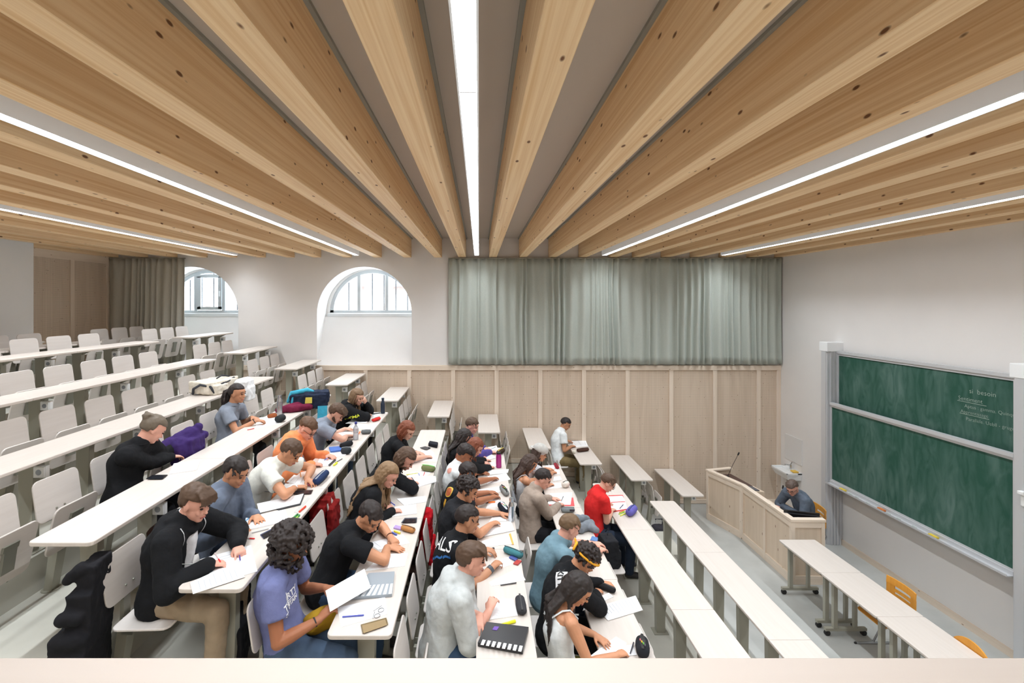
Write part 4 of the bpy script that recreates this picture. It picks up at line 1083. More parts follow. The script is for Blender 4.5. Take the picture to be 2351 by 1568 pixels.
student('ponybrown', 'person in a dark sweater writing next to the olive mesh pencil case', 5, 5.25, (933, 1053), 5.22, (0.72, -0.2, -0.68), (952, 1108, 'write', 0.035), (938, 1100, 'relax', 0.03),
        skin='pink', hair=('bob', 'brown', (84, 62, 46)), top=('sweater', 'black', BLK), legs=('black', (28, 28, 32)), female=True)
student('redhair', 'red-haired person in a black short-sleeved top writing beside the small black pencil box', 5, 6.30, (935, 988), 6.35, (0.78, -0.3, -0.58), (985, 1048, 'write', 0.03), (964, 1040, 'relax', 0.03),
        skin='fair', hair=('bob', 'auburn', (124, 66, 42)), top=('tee', 'black', BLK), legs=('black', (28, 28, 32)), female=True)
# row 4
student('greyhood', 'person in a light grey hoodie beside the black file with white tabs', 4, 3.55, (1083, 1284), 3.60, (0.97, 0.02, -0.16), (1128, 1388, 'hold', 0.07, (0.35, 0.75, 0.45)), (1100, 1428, 'relax', 0.05, (-0.15, -0.95, -0.25)),
        skin='pink', hair=('floppy', 'brown', (84, 62, 46)), top=('hoodie', 'light_grey', (192, 196, 196), 0.9), legs=('blue_jeans', (58, 78, 104)), vox=0.0052)
student('als', 'person in a black T-shirt with big white letters on the back', 4, 4.18, (1074, 1192), 4.25, (0.93, 0.15, -0.25), (1140, 1294, 'write', 0.05, (0.5, 0.75, 0.0)), (1120, 1262, 'relax', 0.05),
        skin='olive', hair=('short', 'black_brown', (36, 28, 27)), top=('tee', 'black', BLK), legs=('black', (28, 28, 32)), vox=0.006)
student('blacktee', 'person in a plain black T-shirt, forearms on the desk by the steel water bottle', 4, 4.80, (1074, 1124), 4.86, (0.88, -0.15, -0.4), (1137, 1200, 'write', 0.05), (1158, 1180, 'flat', 0.03, (0.95, -0.2, -0.05)),
        skin='tan', hair=('curly', 'black_brown', (36, 28, 27)), top=('tee', 'charcoal', (36, 37, 41)), legs=('black', (28, 28, 32)), vox=0.006)
student('printtee', 'person in a black T-shirt with an orange and yellow back print', 4, 5.34, (1074, 1087), 5.38, (0.84, -0.1, -0.5), (1136, 1140, 'relax', 0.04), (1130, 1130, 'relax', 0.03),
        skin='brown', hair=('short', 'black_brown', (36, 28, 27)), top=('tee', 'black', BLK), legs=('black', (28, 28, 32)))
student('paletee', 'person in a white T-shirt with pink back print and dark wavy hair', 4, 5.92, (1068, 1043), 5.95, (0.80, -0.15, -0.56), (1136, 1098, 'write', 0.04), (1112, 1085, 'relax', 0.03),
        skin='brown', hair=('floppy', 'black_brown', (36, 28, 27)), top=('tee', 'white', (228, 232, 234)), legs=('black', (28, 28, 32)))
student('auburn4', 'person with long reddish brown hair, seated beyond the white T-shirt with pink print', 4, 6.38, (1092, 1026), 6.42, (0.80, -0.1, -0.58), (1128, 1072, 'write', 0.03), (1115, 1062, 'relax', 0.03),
        skin='pink', hair=('long', 'auburn', (96, 60, 42)), top=('sweater', 'black', BLK), legs=('black', (28, 28, 32)), female=True)
student('darklong4', 'person with long dark hair and black top beside the purple sweater', 4, 6.88, (1066, 1004), 6.88, (0.85, 0.1, -0.5), (1118, 1056, 'relax', 0.03), (1108, 1048, 'relax', 0.03),
        skin='pink', hair=('long', 'dark', (52, 40, 36)), top=('sweater', 'black', BLK), legs=('black', (28, 28, 32)), female=True)
student('purple', 'person in a purple sweater with short brown hair at the far end of the row', 4, 7.45, (1084, 977), 7.50, (0.85, -0.35, -0.38), (1132, 1038, 'write', 0.03), (1118, 1030, 'relax', 0.03),
        skin='pink', hair=('short', 'brown', (84, 62, 46)), top=('sweater', 'purple', (84, 74, 140)), legs=('black', (28, 28, 32)))
# row 3
student('whitetank', 'person with long dark hair and a white strappy top writing at the near edge', 3, 3.62, (1328, 1352), 3.66, (0.74, -0.25, -0.62), (1428, 1500, 'write', 0.03, (0.85, 0.5, -0.1)), (1378, 1466, 'flat', 0.025, (0.6, -0.75, -0.05)),
        skin='tan', hair=('long', 'dark', (48, 36, 32)), top=('tank', 'white', (226, 230, 234)), legs=('olive', (92, 88, 40)), female=True, vox=0.0055)
student('curlyband', 'person with curly dark hair tied by a yellow band, black printed sweater', 3, 4.12, (1344, 1284), 4.14, (0.70, -0.05, -0.72), (1372, 1358, 'write', 0.03), (1392, 1340, 'relax', 0.03),
        skin='tan', hair=('curly', 'black_brown', (36, 28, 27)), top=('sweater', 'black', BLK), legs=('black', (28, 28, 32)), vox=0.006)
student('teal', 'person in a teal blue T-shirt with short fair brown hair, leaning forward', 3, 4.66, (1308, 1210), 4.72, (0.88, 0.2, -0.42), (1382, 1262, 'relax', 0.03), (1372, 1248, 'relax', 0.03),
        skin='pink', hair=('short', 'fair_brown', (112, 88, 64)), top=('tee', 'teal', (116, 146, 160)), legs=('navy', (36, 42, 56)), vox=0.006)
student('taupe', 'person in a taupe sweatshirt with short black hair writing above the grey pencil case', 3, 5.96, (1247, 1099), 6.02, (0.86, -0.2, -0.46), (1287, 1158, 'write', 0.03), (1272, 1144, 'flat', 0.03),
        skin='pink', hair=('short', 'black_brown', (36, 28, 27)), top=('sweater', 'taupe', (164, 148, 136)), legs=('black', (24, 24, 28)))
student('speckled', 'person in a speckled white strappy top with shoulder-length brown hair', 3, 6.52, (1217, 1064), 6.60, (0.80, 0.05, -0.58), (1265, 1112, 'write', 0.03), (1250, 1100, 'relax', 0.03),
        skin='tan', hair=('long', 'brown_dark', (66, 48, 40)), top=('tank', 'speckled', (190, 190, 194)), legs=('black', (28, 28, 32)), female=True)
student('palecap', 'person in a pale grey cap beyond the speckled top', 3, 7.12, (1240, 1040), 7.15, (0.88, -0.2, -0.35), (1272, 1084, 'write', 0.03), (1262, 1076, 'relax', 0.03),
        skin='tan', hair=('long', 'brown_dark', (66, 48, 40)), top=('tee', 'pale', (206, 208, 216)), legs=('black', (28, 28, 32)), female=True)
# row 2
student('red', 'person in a red T-shirt with short brown hair writing on a red-edged notebook', 2, 6.52, (1396, 1108), 6.60, (0.78, -0.15, -0.62), (1407, 1170, 'write', 0.03), (1396, 1154, 'relax', 0.03),
        skin='fair', hair=('short', 'brown', (84, 62, 46)), top=('tee', 'red', (208, 44, 44)), legs=('blue_dark', (40, 50, 66)), glasses=True, knee=0.46, kspread=0.14)
student('farwhite', 'person in a white T-shirt and khaki trousers alone by the panelled wall', 2, 9.55, (1299, 973), 9.72, (0.82, -0.25, -0.5), (1316, 1024, 'write', 0.03), (1306, 1012, 'relax', 0.05),
        skin='olive', hair=('short', 'black_brown', (36, 28, 27)), top=('tee', 'white', (226, 232, 234)), legs=('khaki_dark', (124, 108, 76)), knee=0.48, kspread=0.15)
# lecturer
person('lecturer', 'seated lecturer in a grey-blue sweater and glasses writing at the lectern desk', 0.0, (5.42, 8.0), aty(1819, 1120, 7.86), (-0.72, -0.45, -0.55),
       (tuple(onz(1783, 1163, 0.77)), 'relax', (-0.9, -0.3, -0.15)), (tuple(onz(1786, 1160, 0.765)), 'write', (-0.8, -0.4, -0.2)), skin='pink', hair=('fade', 'greying', (92, 76, 68)), top=('sweater', 'lecturer', (96, 106, 120)),
       legs=('navy', (44, 52, 68)), yaw=PI+0.15, glasses=True, beard=False, knee=0.42, elb=((5.10, 8.22, 0.80), (5.15, 7.68, 0.78)))
# palms and bake
dg = bpy.context.evaluated_depsgraph_get(); dg.update()
for o, par in BAKE:
    me = bpy.data.meshes.new_from_object(o.evaluated_get(dg))
    old = o.data; mats = [m for m in old.materials]
    o.modifiers.clear(); o.data = me; me.name = o.name
    if not me.materials:
        for m in mats: me.materials.append(m)
    bpy.data.meshes.remove(old)
    me.transform(Matrix.Translation(-par.location)); o.parent = par
# ---------------------------------------------------------------- prints on clothing
def bvh(o):
    me = o.data
    return BVHTree.FromPolygons([v.co.copy() for v in me.vertices], [tuple(p.vertices) for p in me.polygons])
def project(key, mb_or_text, size, centre, direction, up, rgb, name='print', off=0.004, spin=0.0, dist=0.30):
    P = PEOPLE[key]; t = P['t']; tree = P.setdefault('bvh', bvh(P['top']))
    d = Vector(direction).normalized(); upv = Vector(up); upv = (upv-d*upv.dot(d)).normalized(); right = upv.cross(d)
    if spin:
        R = Matrix.Rotation(spin, 3, d); upv = R @ upv; right = R @ right
    m = mat('print_%d_%d_%d' % rgb, rgb, 0.7)
    if isinstance(mb_or_text, str):
        cu = bpy.data.curves.new('p', 'FONT'); cu.body = mb_or_text; cu.size = size; cu.align_x = 'CENTER'; cu.align_y = 'CENTER'; cu.resolution_u = 2; cu.offset = 0.0015
        o = bpy.data.objects.new('p', cu); COL.objects.link(o); dg = bpy.context.evaluated_depsgraph_get(); dg.update()
        me = bpy.data.meshes.new_from_object(o.evaluated_get(dg)); bpy.data.objects.remove(o); bpy.data.curves.remove(cu)
    else:
        me = mb_or_text.mesh(name)
    bm = bmesh.new(); bm.from_mesh(me); bmesh.ops.triangulate(bm, faces=bm.faces)
    bmesh.ops.subdivide_edges(bm, edges=[e for e in bm.edges if e.calc_length() > size*0.25], cuts=2)
    c = Vector(centre)-t.location
    for v in bm.verts:
        s = c+d*dist+right*v.co.x+upv*v.co.y
        h = tree.ray_cast(s, -d, 1.0)
        v.co = (h[0]+d*off) if h[0] is not None else (c+d*0.1+right*v.co.x+upv*v.co.y)
    bm.to_mesh(me); bm.free(); me.materials.clear(); me.materials.append(m)
    o = bpy.data.objects.new(name, me); COL.objects.link(o); o.parent = t
    return o
def rects(*rs):
    mb = MB()
    for (x0, x1, y0, y1) in rs:
        nx = max(1, int((x1-x0)/0.02)); ny = max(1, int((y1-y0)/0.02))
        for i in range(nx):
            for j in range(ny):
                a, b = x0+(x1-x0)*i/nx, x0+(x1-x0)*(i+1)/nx; c, d = y0+(y1-y0)*j/ny, y0+(y1-y0)*(j+1)/ny
                mb.add([(a, c, 0), (b, c, 0), (b, d, 0), (a, d, 0)], [(0, 1, 2, 3)])
    return mb
def disc(r0, r1, n=20):
    mb = MB(); mb.add([(r*math.cos(2*PI*i/n), r*math.sin(2*PI*i/n), 0) for r in (r0, r1) for i in range(n)], [(i, (i+1) % n, n+(i+1) % n, n+i) for i in range(n)]); return mb
def back_dir(k): P = PEOPLE[k]; return P['back']*0.9+Vector((0, -0.6, 0.35))
def at_axis(k, f, s=0.0): P = PEOPLE[k]; return P['hip'].lerp(P['N'], f)+Vector((0, s, 0))
P = PEOPLE['als']
project('als', 'ALS', 0.15, at_axis('als', 0.80, -0.02), back_dir('als'), PEOPLE['als']['T'].cross(Vector((0, 1, 0))), (236, 236, 238), spin=-PI/2-0.1)
project('als', '~~~', 0.16, at_axis('als', 0.60, -0.04), back_dir('als'), PEOPLE['als']['T'], (44, 104, 168), spin=0.5)
project('printtee', disc(0.0, 0.045), 0.05, at_axis('printtee', 0.82, -0.05), back_dir('printtee'), (0, 0, 1), (176, 92, 52))
project('printtee', disc(0.045, 0.055), 0.05, at_axis('printtee', 0.82, -0.05), back_dir('printtee'), (0, 0, 1), (206, 170, 60))
project('printtee', rects((-0.012, 0.012, -0.20, -0.06)), 0.05, at_axis('printtee', 0.78, -0.05), back_dir('printtee'), PEOPLE['printtee']['T'], (206, 160, 50))
project('paletee', disc(0.0, 0.035), 0.04, at_axis('paletee', 0.85, -0.06), back_dir('paletee'), (0, 0, 1), (226, 160, 146))
fr = lambda k: PEOPLE[k]['F0']*0.8+Vector((0, -0.6, 0.15))
project('violet', 'THIRTY', 0.055, at_axis('violet', 0.66, -0.04), fr('violet'), (0, 0, 1), (232, 234, 240), spin=0.15)
project('violet', 'MOUNTAIN', 0.034, at_axis('violet', 0.55, -0.04), fr('violet'), (0, 0, 1), (232, 234, 240), spin=0.15)
project('violet', rects((-0.09, 0.09, -0.003, 0.003), (-0.003, 0.003, -0.05, 0.06)), 0.05, at_axis('violet', 0.60, -0.04), fr('violet'), (0, 0, 1), (232, 234, 240), spin=0.15)
project('whitetee', disc(0.018, 0.032), 0.04, at_axis('whitetee', 0.70, -0.05), fr('whitetee'), (0, 0, 1), (112, 112, 110))
project('whitetee', 'CUTAR', 0.035, at_axis('whitetee', 0.58, -0.07), fr('whitetee'), (0, 0, 1), (120, 120, 118), spin=0.7)
project('longman', 'SMART', 0.06, at_axis('longman', 0.62, -0.03), fr('longman'), (0, 0, 1), (214, 222, 60), spin=0.2)
project('curlyband', rects((-0.05, 0.10, -0.045, 0.045)), 0.05, at_axis('curlyband', 0.86, -0.04), back_dir('curlyband'), (0, 0, 1), (222, 222, 224), spin=-1.0)
project('curlyband', 'XITY', 0.065, at_axis('curlyband', 0.86, -0.04)+Vector((0, 0, 0.0)), back_dir('curlyband'), (0, 0, 1), (24, 24, 28), off=0.0075, spin=-1.0)
for i in range(5):
    project('curlyband', '+ . *', 0.04, at_axis('curlyband', 0.72-0.11*i, -0.09), back_dir('curlyband'), (0, 0, 1), (176, 178, 184), spin=-1.2)
# yellow hair band
P = PEOPLE['curlyband']; mb = MB(); HLf = P['HL']
mb.tube([HLf(-0.014+0.116*math.cos(a), 0.096*math.sin(a), 0.035+0.022*math.cos(a)) for a in [2*PI*i/28 for i in range(29)]], 0.010, 8, cap=False); mb.capsule([HLf(-0.125, 0, 0.02), HLf(-0.165, -0.03, 0.055), HLf(-0.15, -0.045, 0.0)], 0.011, 8); mb.capsule([HLf(-0.125, 0, 0.02), HLf(-0.17, 0.03, 0.05)], 0.010, 8)
o = mb.build('hair_band', mat('hair_band_yellow', (236, 170, 40), 0.7), None, smooth=True); o.data.transform(Matrix.Translation(-P['t'].location)); o.parent = P['t']
# open zip hoodie: white T-shirt front, zip edges, earphone cable
P = PEOPLE['zip']; t = P['t']; c = P['ctrl']; bk = P['back']; mb = MB()
wf = [(0.072, 0.150), (0.070, 0.150), (0.078, 0.163), (0.078, 0.142), (0.092, 0.090)]
mb.capsule([c[0]-bk*0.012+P['T']*0.04, c[1]-bk*0.012, c[2]-bk*0.012, c[3]-bk*0.014, c[4]+P['T']*0.005], wf, 18, up=P['F0'])
ts = soft(mb, 't_shirt', cloth('white_inner', (222, 222, 226)), t, 0.008, 3, 0.010)
dg = bpy.context.evaluated_depsgraph_get(); dg.update()
me = bpy.data.meshes.new_from_object(ts.evaluated_get(dg)); mm = ts.data.materials[0]; ts.modifiers.clear(); ts.data = me
if not me.materials: me.materials.append(mm)
me.transform(Matrix.Translation(-t.location)); ts.parent = t
keep = P['top']; P['top'] = ts; P.pop('bvh', None)
mb = MB(); mb.tube([(-0.03, -0.10, 0), (0.01, -0.02, 0), (-0.02, 0.03, 0), (0.03, 0.08, 0)], 0.002, 4); mb.tube([(0.03, -0.09, 0), (-0.01, -0.04, 0), (0.02, 0.0, 0)], 0.002, 4)
project('zip', mb, 0.2, at_axis('zip', 0.5, 0), fr('zip'), (0, 0, 1), (90, 90, 96), off=0.004)
P['top'] = keep; P.pop('bvh', None)
for sg in (1, -1):
    project('zip', rects((-0.004, 0.004, -0.16, 0.16)), 0.05, at_axis('zip', 0.62, 0)+P['Sd']*0.095*sg, P['F0']+P['Sd']*0.25*sg+Vector((0, 0, 0.2)), (0, 0, 1), (206, 208, 210), name='zip_edge', off=0.005, dist=0.2)
def wrap(key, which, u, m, r, w, name, label=None):
    P = PEOPLE[key]; S0, E, W, d, n_, po = P['arms'][which]; p = E.lerp(W, u); ax = (W-E).normalized()
    a = ax.orthogonal().normalized(); b = ax.cross(a); mb = MB()
    mb.tube([p-ax*w*0.5, p+ax*w*0.5], r, 16); o = mb.build(name, m); o.data.transform(Matrix.Translation(-P['t'].location)); o.parent = P['t']
wrap('zip', 1, 0.99, M_dark, 0.030, 0.022, 'watch'); wrap('whitetee', 0, 0.93, M_socket, 0.030, 0.02, 'bracelet'); wrap('violet', 0, 0.90, M_dark, 0.030, 0.008, 'bracelet')
wrap('als', 0, 0.85, mat('watch_grey', (70, 76, 84), 0.4), 0.033, 0.03, 'watch'); wrap('blackpolo', 1, 0.93, mat('brown_cord', (100, 62, 44), 0.7), 0.030, 0.008, 'bracelet'); wrap('orange', 1, 0.99, M_dark, 0.032, 0.02, 'watch')
wrap('redhair', 1, 0.92, M_dark, 0.028, 0.008, 'bracelet'); wrap('greyblue', 0, 0.99, M_socket, 0.031, 0.02, 'bracelet'); wrap('ponytail', 0, 0.92, M_dark, 0.028, 0.008, 'bracelet'); wrap('auburn4', 0, 0.92, M_dark, 0.028, 0.008, 'bracelet')
# pale cap
P = PEOPLE['palecap']; mb = MB(); look = None
def capfn(p, d): return p*(1.0 if d.z > -0.05 else 0.86)
A = P['HL'](0, 0, 0); ex = (P['HL'](1, 0, 0)-A).normalized(); ey = (P['HL'](0, 1, 0)-A).normalized(); ez = (P['HL'](0, 0, 1)-A).normalized()
mb.ell(P['HL'](-0.012, 0, 0.045), (0.118, 0.098, 0.10), 24, 16, Matrix((ex, ey, ez)).transposed(), capfn); mb.capsule([P['HL'](-0.09, 0.0, 0.05), P['HL'](-0.16, 0, 0.035)], [(0.07, 0.012), (0.05, 0.008)], 14, up=ez)
o = mb.build('cap', cloth('pale_cap', (190, 188, 184)), None, smooth=True); o.data.transform(Matrix.Translation(-P['t'].location)); o.parent = P['t']

# ---------------------------------------------------------------- things on the desks
M_paper = MATS['paper']; M_ink = mat('grey_ink', (176, 180, 190), 0.9)
def quadp(k, pts, off, th, zs=None):
    z = TZ(k)+off
    q = [onz(x, y, z) for x, y in pts]
    mb = MB(); zz = zs or [0]*4
    lo_ = [(p.x, p.y, p.z+dz) for p, dz in zip(q, zz)]; hi_ = [(p.x, p.y, p.z+dz+th) for p, dz in zip(q, zz)]
    mb.hexa(lo_, hi_); return mb, hi_
def finish(o, label, cat, group=None):
    tag(o, label, cat, group); return o
def sheet(k, pts, label, off=0.0008, th=0.0012, m=None, lines=0, name='paper_sheet', cat='paper', zs=None, group=None, bev=0):
    mb, hi_ = quadp(k, pts, off, th, zs)
    o = mb.build(name, m or M_paper, bevel=bev); finish(o, label, cat, group)
    if lines:
        m2 = MB(); a, b, c, d = [Vector(p) for p in hi_]; e = Vector((0, 0, 0.0006))
        for i in range(lines):
            v = 0.14+0.72*i/max(1, lines-1); w2 = 0.012; L = random.uniform(0.55, 0.86)
            def pt(u, vv): return (a.lerp(b, u)).lerp(d.lerp(c, u), vv)+e
            m2.add([pt(0.10, v), pt(L, v), pt(L, v+w2), pt(0.10, v+w2)], [(0, 1, 2, 3)])
        m2.build('printed_lines', M_ink, o)
    return o
def pen(k, p0, p1, rgb, label, cap=None, r=0.0045, off=0.0, cat='pen', name='pen'):
    z = TZ(k)+off+r+0.001
    a, b = onz(*p0, z), onz(*p1, z); L = (b-a).length
    if L > 0.16: b = a+(b-a)*0.16/L
    t = thing(name, a, label, cat); mb = MB(); mb.tube([(0, 0, 0), tuple((b-a)*0.72)], r, 8); mb.build('barrel', mat('pen_%d_%d_%d' % rgb, rgb, 0.4), t)
    mb = MB(); cc = cap or rgb; mb.tube([tuple((b-a)*0.70), tuple((b-a)*0.97), tuple(b-a)], [r*1.12, r*1.1, r*0.4], 8); mb.build('pen_cap', mat('pen_%d_%d_%d' % cc, cc, 0.4), t)
    return t
def phone(k, pts, rgb, label, off=0.0006, extra=None):
    o = sheet(k, pts, label, off, 0.008, mat('phone_%d_%d_%d' % rgb, rgb, 0.25), name='mobile_phone', cat='phone', bev=0.003)
    mb, hi_ = quadp(k, pts, off+0.0082, 0.0004)
    c = sum((Vector(p) for p in hi_), Vector())/4
    mb = MB(); mb.hexa([tuple(c+(Vector(p)-c)*0.90-Vector((0, 0, 0.0004))) for p in hi_], [tuple(c+(Vector(p)-c)*0.90) for p in hi_]); mb.build('screen' if not extra else 'case_picture', extra or mat('phone_glass', (34, 36, 42), 0.08), o)
    return o
def pcase(k, p0, p1, r, rgb, label, flat=0.75, zipc=(60, 60, 62), open_=False, off=0.0, cat='pencil case'):
    z = TZ(k)+off+r*flat
    a, b = onz(*p0, z), onz(*p1, z); t = thing('pencil_case', (a.x, a.y, TZ(k)+off), label, cat)
    d = (b-a); u = d.normalized(); mb = MB(); A = Vector((0, 0, r*flat+0.001))
    mb.capsule([A+u*r*0.4, A+d*0.5, A+d-u*r*0.4], [(r*0.92, r*flat*0.95), (r, r*flat), (r*0.92, r*flat*0.95)], 16, up=(0, 0, 1))
    mb.build('pouch', cloth('case_%d_%d_%d' % rgb, rgb), t, smooth=True)
    s = Vector((-u.y, u.x, 0))
    mb = MB(); mb.tube([A+u*(-r*0.2)+Vector((0, 0, r*flat*0.88)), A+d*0.5+Vector((0, 0, r*flat+0.001)), A+d+u*r*0.2+Vector((0, 0, r*flat*0.88))], [(r*0.18, 0.0025), (r*0.45 if open_ else r*0.12, 0.003), (r*0.18, 0.0025)], 8, up=(0, 0, 1)); mb.build('zip', mat('zip_%d_%d_%d' % zipc, zipc, 0.5), t)
    if open_:
        for i, c in enumerate(((230, 120, 130), (236, 206, 70), (120, 200, 90), (90, 90, 100))):
            mb = MB(); q = A+d*(0.25+0.12*i)+s*(r*0.3*(i-1.5)/1.5)+Vector((0, 0, r*flat*0.75)); mb.tube([q, q+u*0.05+Vector((0, 0, 0.02))], 0.005, 8); mb.build('pencil', mat('pen_%d_%d_%d' % c, c, 0.4), t)
    return t
def bottle(k, base, prof, m, label, capm=None, capz=None, capr=0.014, off=0.0):
    b = onz(*base, TZ(k)+off+0.001); t = thing('water_bottle', b, label, 'bottle')
    mb = MB(); mb.lathe(prof, (0, 0, 0), 24); mb.build('bottle_body', m, t, smooth=False)
    if capm: mb = MB(); mb.lathe([(capr, capz), (capr, capz+0.022), (capr*0.9, capz+0.025)], (0, 0, 0), 18); mb.build('bottle_cap', capm, t)
    return t
def lump(name, loc, parts, m, label, cat, vox=0.010, disp=0.022, group=None, parent=None, it=3):
    """soft folded thing: list of (points, radii) capsules around loc"""
    t = parent or thing(name, loc, label, cat, group)
    mb = MB()
    for q in parts:
        if q[0] == 'b':
            mb.m = Matrix.Translation(Vector(loc)+Vector(q[1])) @ Matrix.Rotation(q[3] if len(q) > 3 else 0, 4, 'Z') @ Matrix.Rotation(q[4] if len(q) > 4 else 0, 4, 'Y')
            hx, hy, hz = q[2]; mb.box(-hx, hx, -hy, hy, -hz, hz); mb.m = Matrix.Identity(4)
        else: mb.capsule([Vector(p)+Vector(loc) for p in q[0]], q[1], 12)
    o = soft(mb, 'fabric' if parent is None else name, m, t, vox, it, disp)
    BAKE2.append((o, t)); return t
BAKE2 = []
BLACKP = (26, 26, 30); GREY = (120, 124, 128)
# row 7 (black sweater, ponytail)
sheet(7, [(388.4, 1089), (451.6, 1080), (460, 1057), (399, 1066)], 'white-covered spiral notebook lying closed on the desk below the black sweater', th=0.008, name='notebook', cat='notebook')
phone(7, [(335, 1100.5), (374, 1100), (385.5, 1091.4), (350, 1092)], (28, 28, 32), 'black phone on the desk edge left of the closed spiral notebook')
sheet(7, [(583, 985), (645, 972), (632, 961.5), (592, 970)], 'lower white page of the open notebook before the ponytailed person', lines=5)
sheet(7, [(576, 969), (640, 962.5), (628, 956), (590, 961)], 'upper turned page bundle of the notebook before the ponytailed person', off=0.002, th=0.008, lines=3)
pen(7, (568, 987), (584, 983.5), (206, 60, 60), 'short red pen lying left of the ponytailed person\'s notebook')
pen(7, (574, 967), (592, 963), (110, 110, 160), 'violet-grey pen by the ponytailed person\'s hand')
pcase(7, (617, 956), (633, 953), 0.034, (150, 84, 50), 'brown leather case beside the steel flask', 0.9)
pcase(7, (637, 963), (650, 958), 0.05, (46, 50, 52), 'dark green-black pouch at the foot of the steel flask', 0.9)
bottle(7, (642, 951), [(0.033, 0), (0.036, 0.01), (0.036, 0.17), (0.022, 0.215), (0.022, 0.225), (0.024, 0.228), (0.024, 0.25)], mat('brushed_steel', (190, 192, 196), 0.25, 0.9), 'brushed steel flask standing beside the maroon jacket')
# row 8 bag
p = onz(492, 884, TZ(8)+0.09)
CB = lump('backpack', p, [('b', (0, -0.02, 0.0), (0.15, 0.25, 0.075), -0.25, 0.05), ('b', (0.05, 0.20, 0.03), (0.10, 0.12, 0.04), -0.3, -0.15), ('b', (0.06, -0.12, -0.03), (0.13, 0.12, 0.06), -0.2)], cloth('cream_bag', (222, 214, 200)), 'cream white backpack with dark trim lying on the ninth-row desk', 'backpack', 0.010, 0.03, it=8)
mb = MB(); mb.tube([(-0.13, -0.26, -0.07), (-0.10, -0.30, 0.0), (-0.02, -0.29, 0.05), (0.10, -0.27, 0.02), (0.14, -0.24, -0.07)], 0.016, 8); mb.build('dark_base_trim', cloth('dark_trim', (70, 72, 78)), CB, smooth=True)
mb = MB(); mb.tube([(0.02, 0.02, 0.085), (0.05, 0.10, 0.115), (0.09, 0.20, 0.09)], 0.010, 8); mb.tube([(0.14, -0.10, 0.03), (0.17, 0.05, 0.05), (0.15, 0.22, 0.07)], 0.012, 8); mb.build('carry_strap', cloth('dark_trim', (70, 72, 78)), CB, smooth=True)
# jackets and bags on desk seven
p = onz(690, 934, TZ(7)+0.05)
lump('jacket', p, [([(-0.22, -0.20, -0.01), (-0.05, 0.0, 0.01), (0.10, 0.16, 0.0)], [0.04, 0.06, 0.045]), ([(-0.08, -0.12, 0.0), (0.12, 0.0, 0.0)], [0.05, 0.045]), ([(0.08, 0.02, 0.0), (0.18, 0.2, -0.02)], [0.05, 0.035])], cloth('maroon', (112, 34, 62)), 'maroon jacket bundled on the desk beside the steel flask', 'jacket')
p = onz(708, 915, TZ(7)+0.14)
BP = lump('backpack', p, [('b', (0.0, 0.03, -0.03), (0.24, 0.12, 0.10), 0.2), ('b', (0.10, 0.06, 0.02), (0.16, 0.10, 0.08), 0.25)], cloth('navy_bag', (40, 48, 68)), 'navy and turquoise backpack with a yellow patch on the end of the desk', 'backpack', 0.010, 0.035, it=7)
mb = MB(); mb.capsule([(-0.24, -0.10, -0.02), (-0.20, -0.09, 0.09), (0.0, -0.02, 0.12), (0.06, 0.0, 0.10)], [0.022, 0.03, 0.034, 0.02], 10); mb.capsule([(-0.19, -0.12, -0.10), (-0.17, -0.11, 0.04)], 0.02, 10); mb.build('turquoise_trim', cloth('turquoise', (70, 170, 200)), BP, smooth=True)
mb = MB(); mb.hexa([(0.00, -0.137, -0.04), (0.09, -0.118, -0.04), (0.09, -0.112, -0.04), (0.0, -0.13, -0.04)], [(0.01, -0.137, 0.04), (0.09, -0.118, 0.04), (0.09, -0.112, 0.04), (0.01, -0.13, 0.04)]); mb.build('patch', mat('yellow_patch', (224, 208, 90), 0.7), BP)
mb = MB(); mb.hexa([(0.17, -0.15, -0.34), (0.29, -0.12, -0.34), (0.29, -0.115, -0.34), (0.17, -0.145, -0.34)], [(0.17, -0.12, -0.08), (0.29, -0.09, -0.08), (0.29, -0.085, -0.08), (0.17, -0.115, -0.08)]); mb.build('hanging_strap', cloth('turquoise', (70, 170, 200)), BP)
# purple jacket on the seat
p = aty(428, 1018, 4.78)
lump('jacket', p, [([(-0.12, -0.12, -0.02), (0.0, 0.08, 0.06)], [0.09, 0.09]), ([(-0.02, -0.08, -0.02), (0.02, -0.06, -0.24)], [0.11, 0.09]), ([(0.02, 0.10, 0.06), (0.04, 0.13, 0.13)], [0.06, 0.045]), ([(0.0, 0.1, 0.04), (0.08, 0.18, 0.04)], [0.055, 0.04]), ('b', (0.02, 0.02, -0.08), (0.09, 0.12, 0.14))], cloth('deep_purple', (58, 40, 96)), 'deep purple jacket bundled on the seat beside the black sweater', 'jacket')
p = aty(562, 890, 6.55)
lump('jacket', p, [('b', (0, 0, 0.0), (0.07, 0.13, 0.10)), ('b', (0.05, 0.03, -0.08), (0.04, 0.10, 0.09)), ([(-0.05, -0.08, 0.08), (0.0, 0.08, 0.09)], [0.05, 0.05])], cloth('white_garment', (236, 238, 240)), 'white jacket draped over the seat behind the ponytailed person', 'jacket')
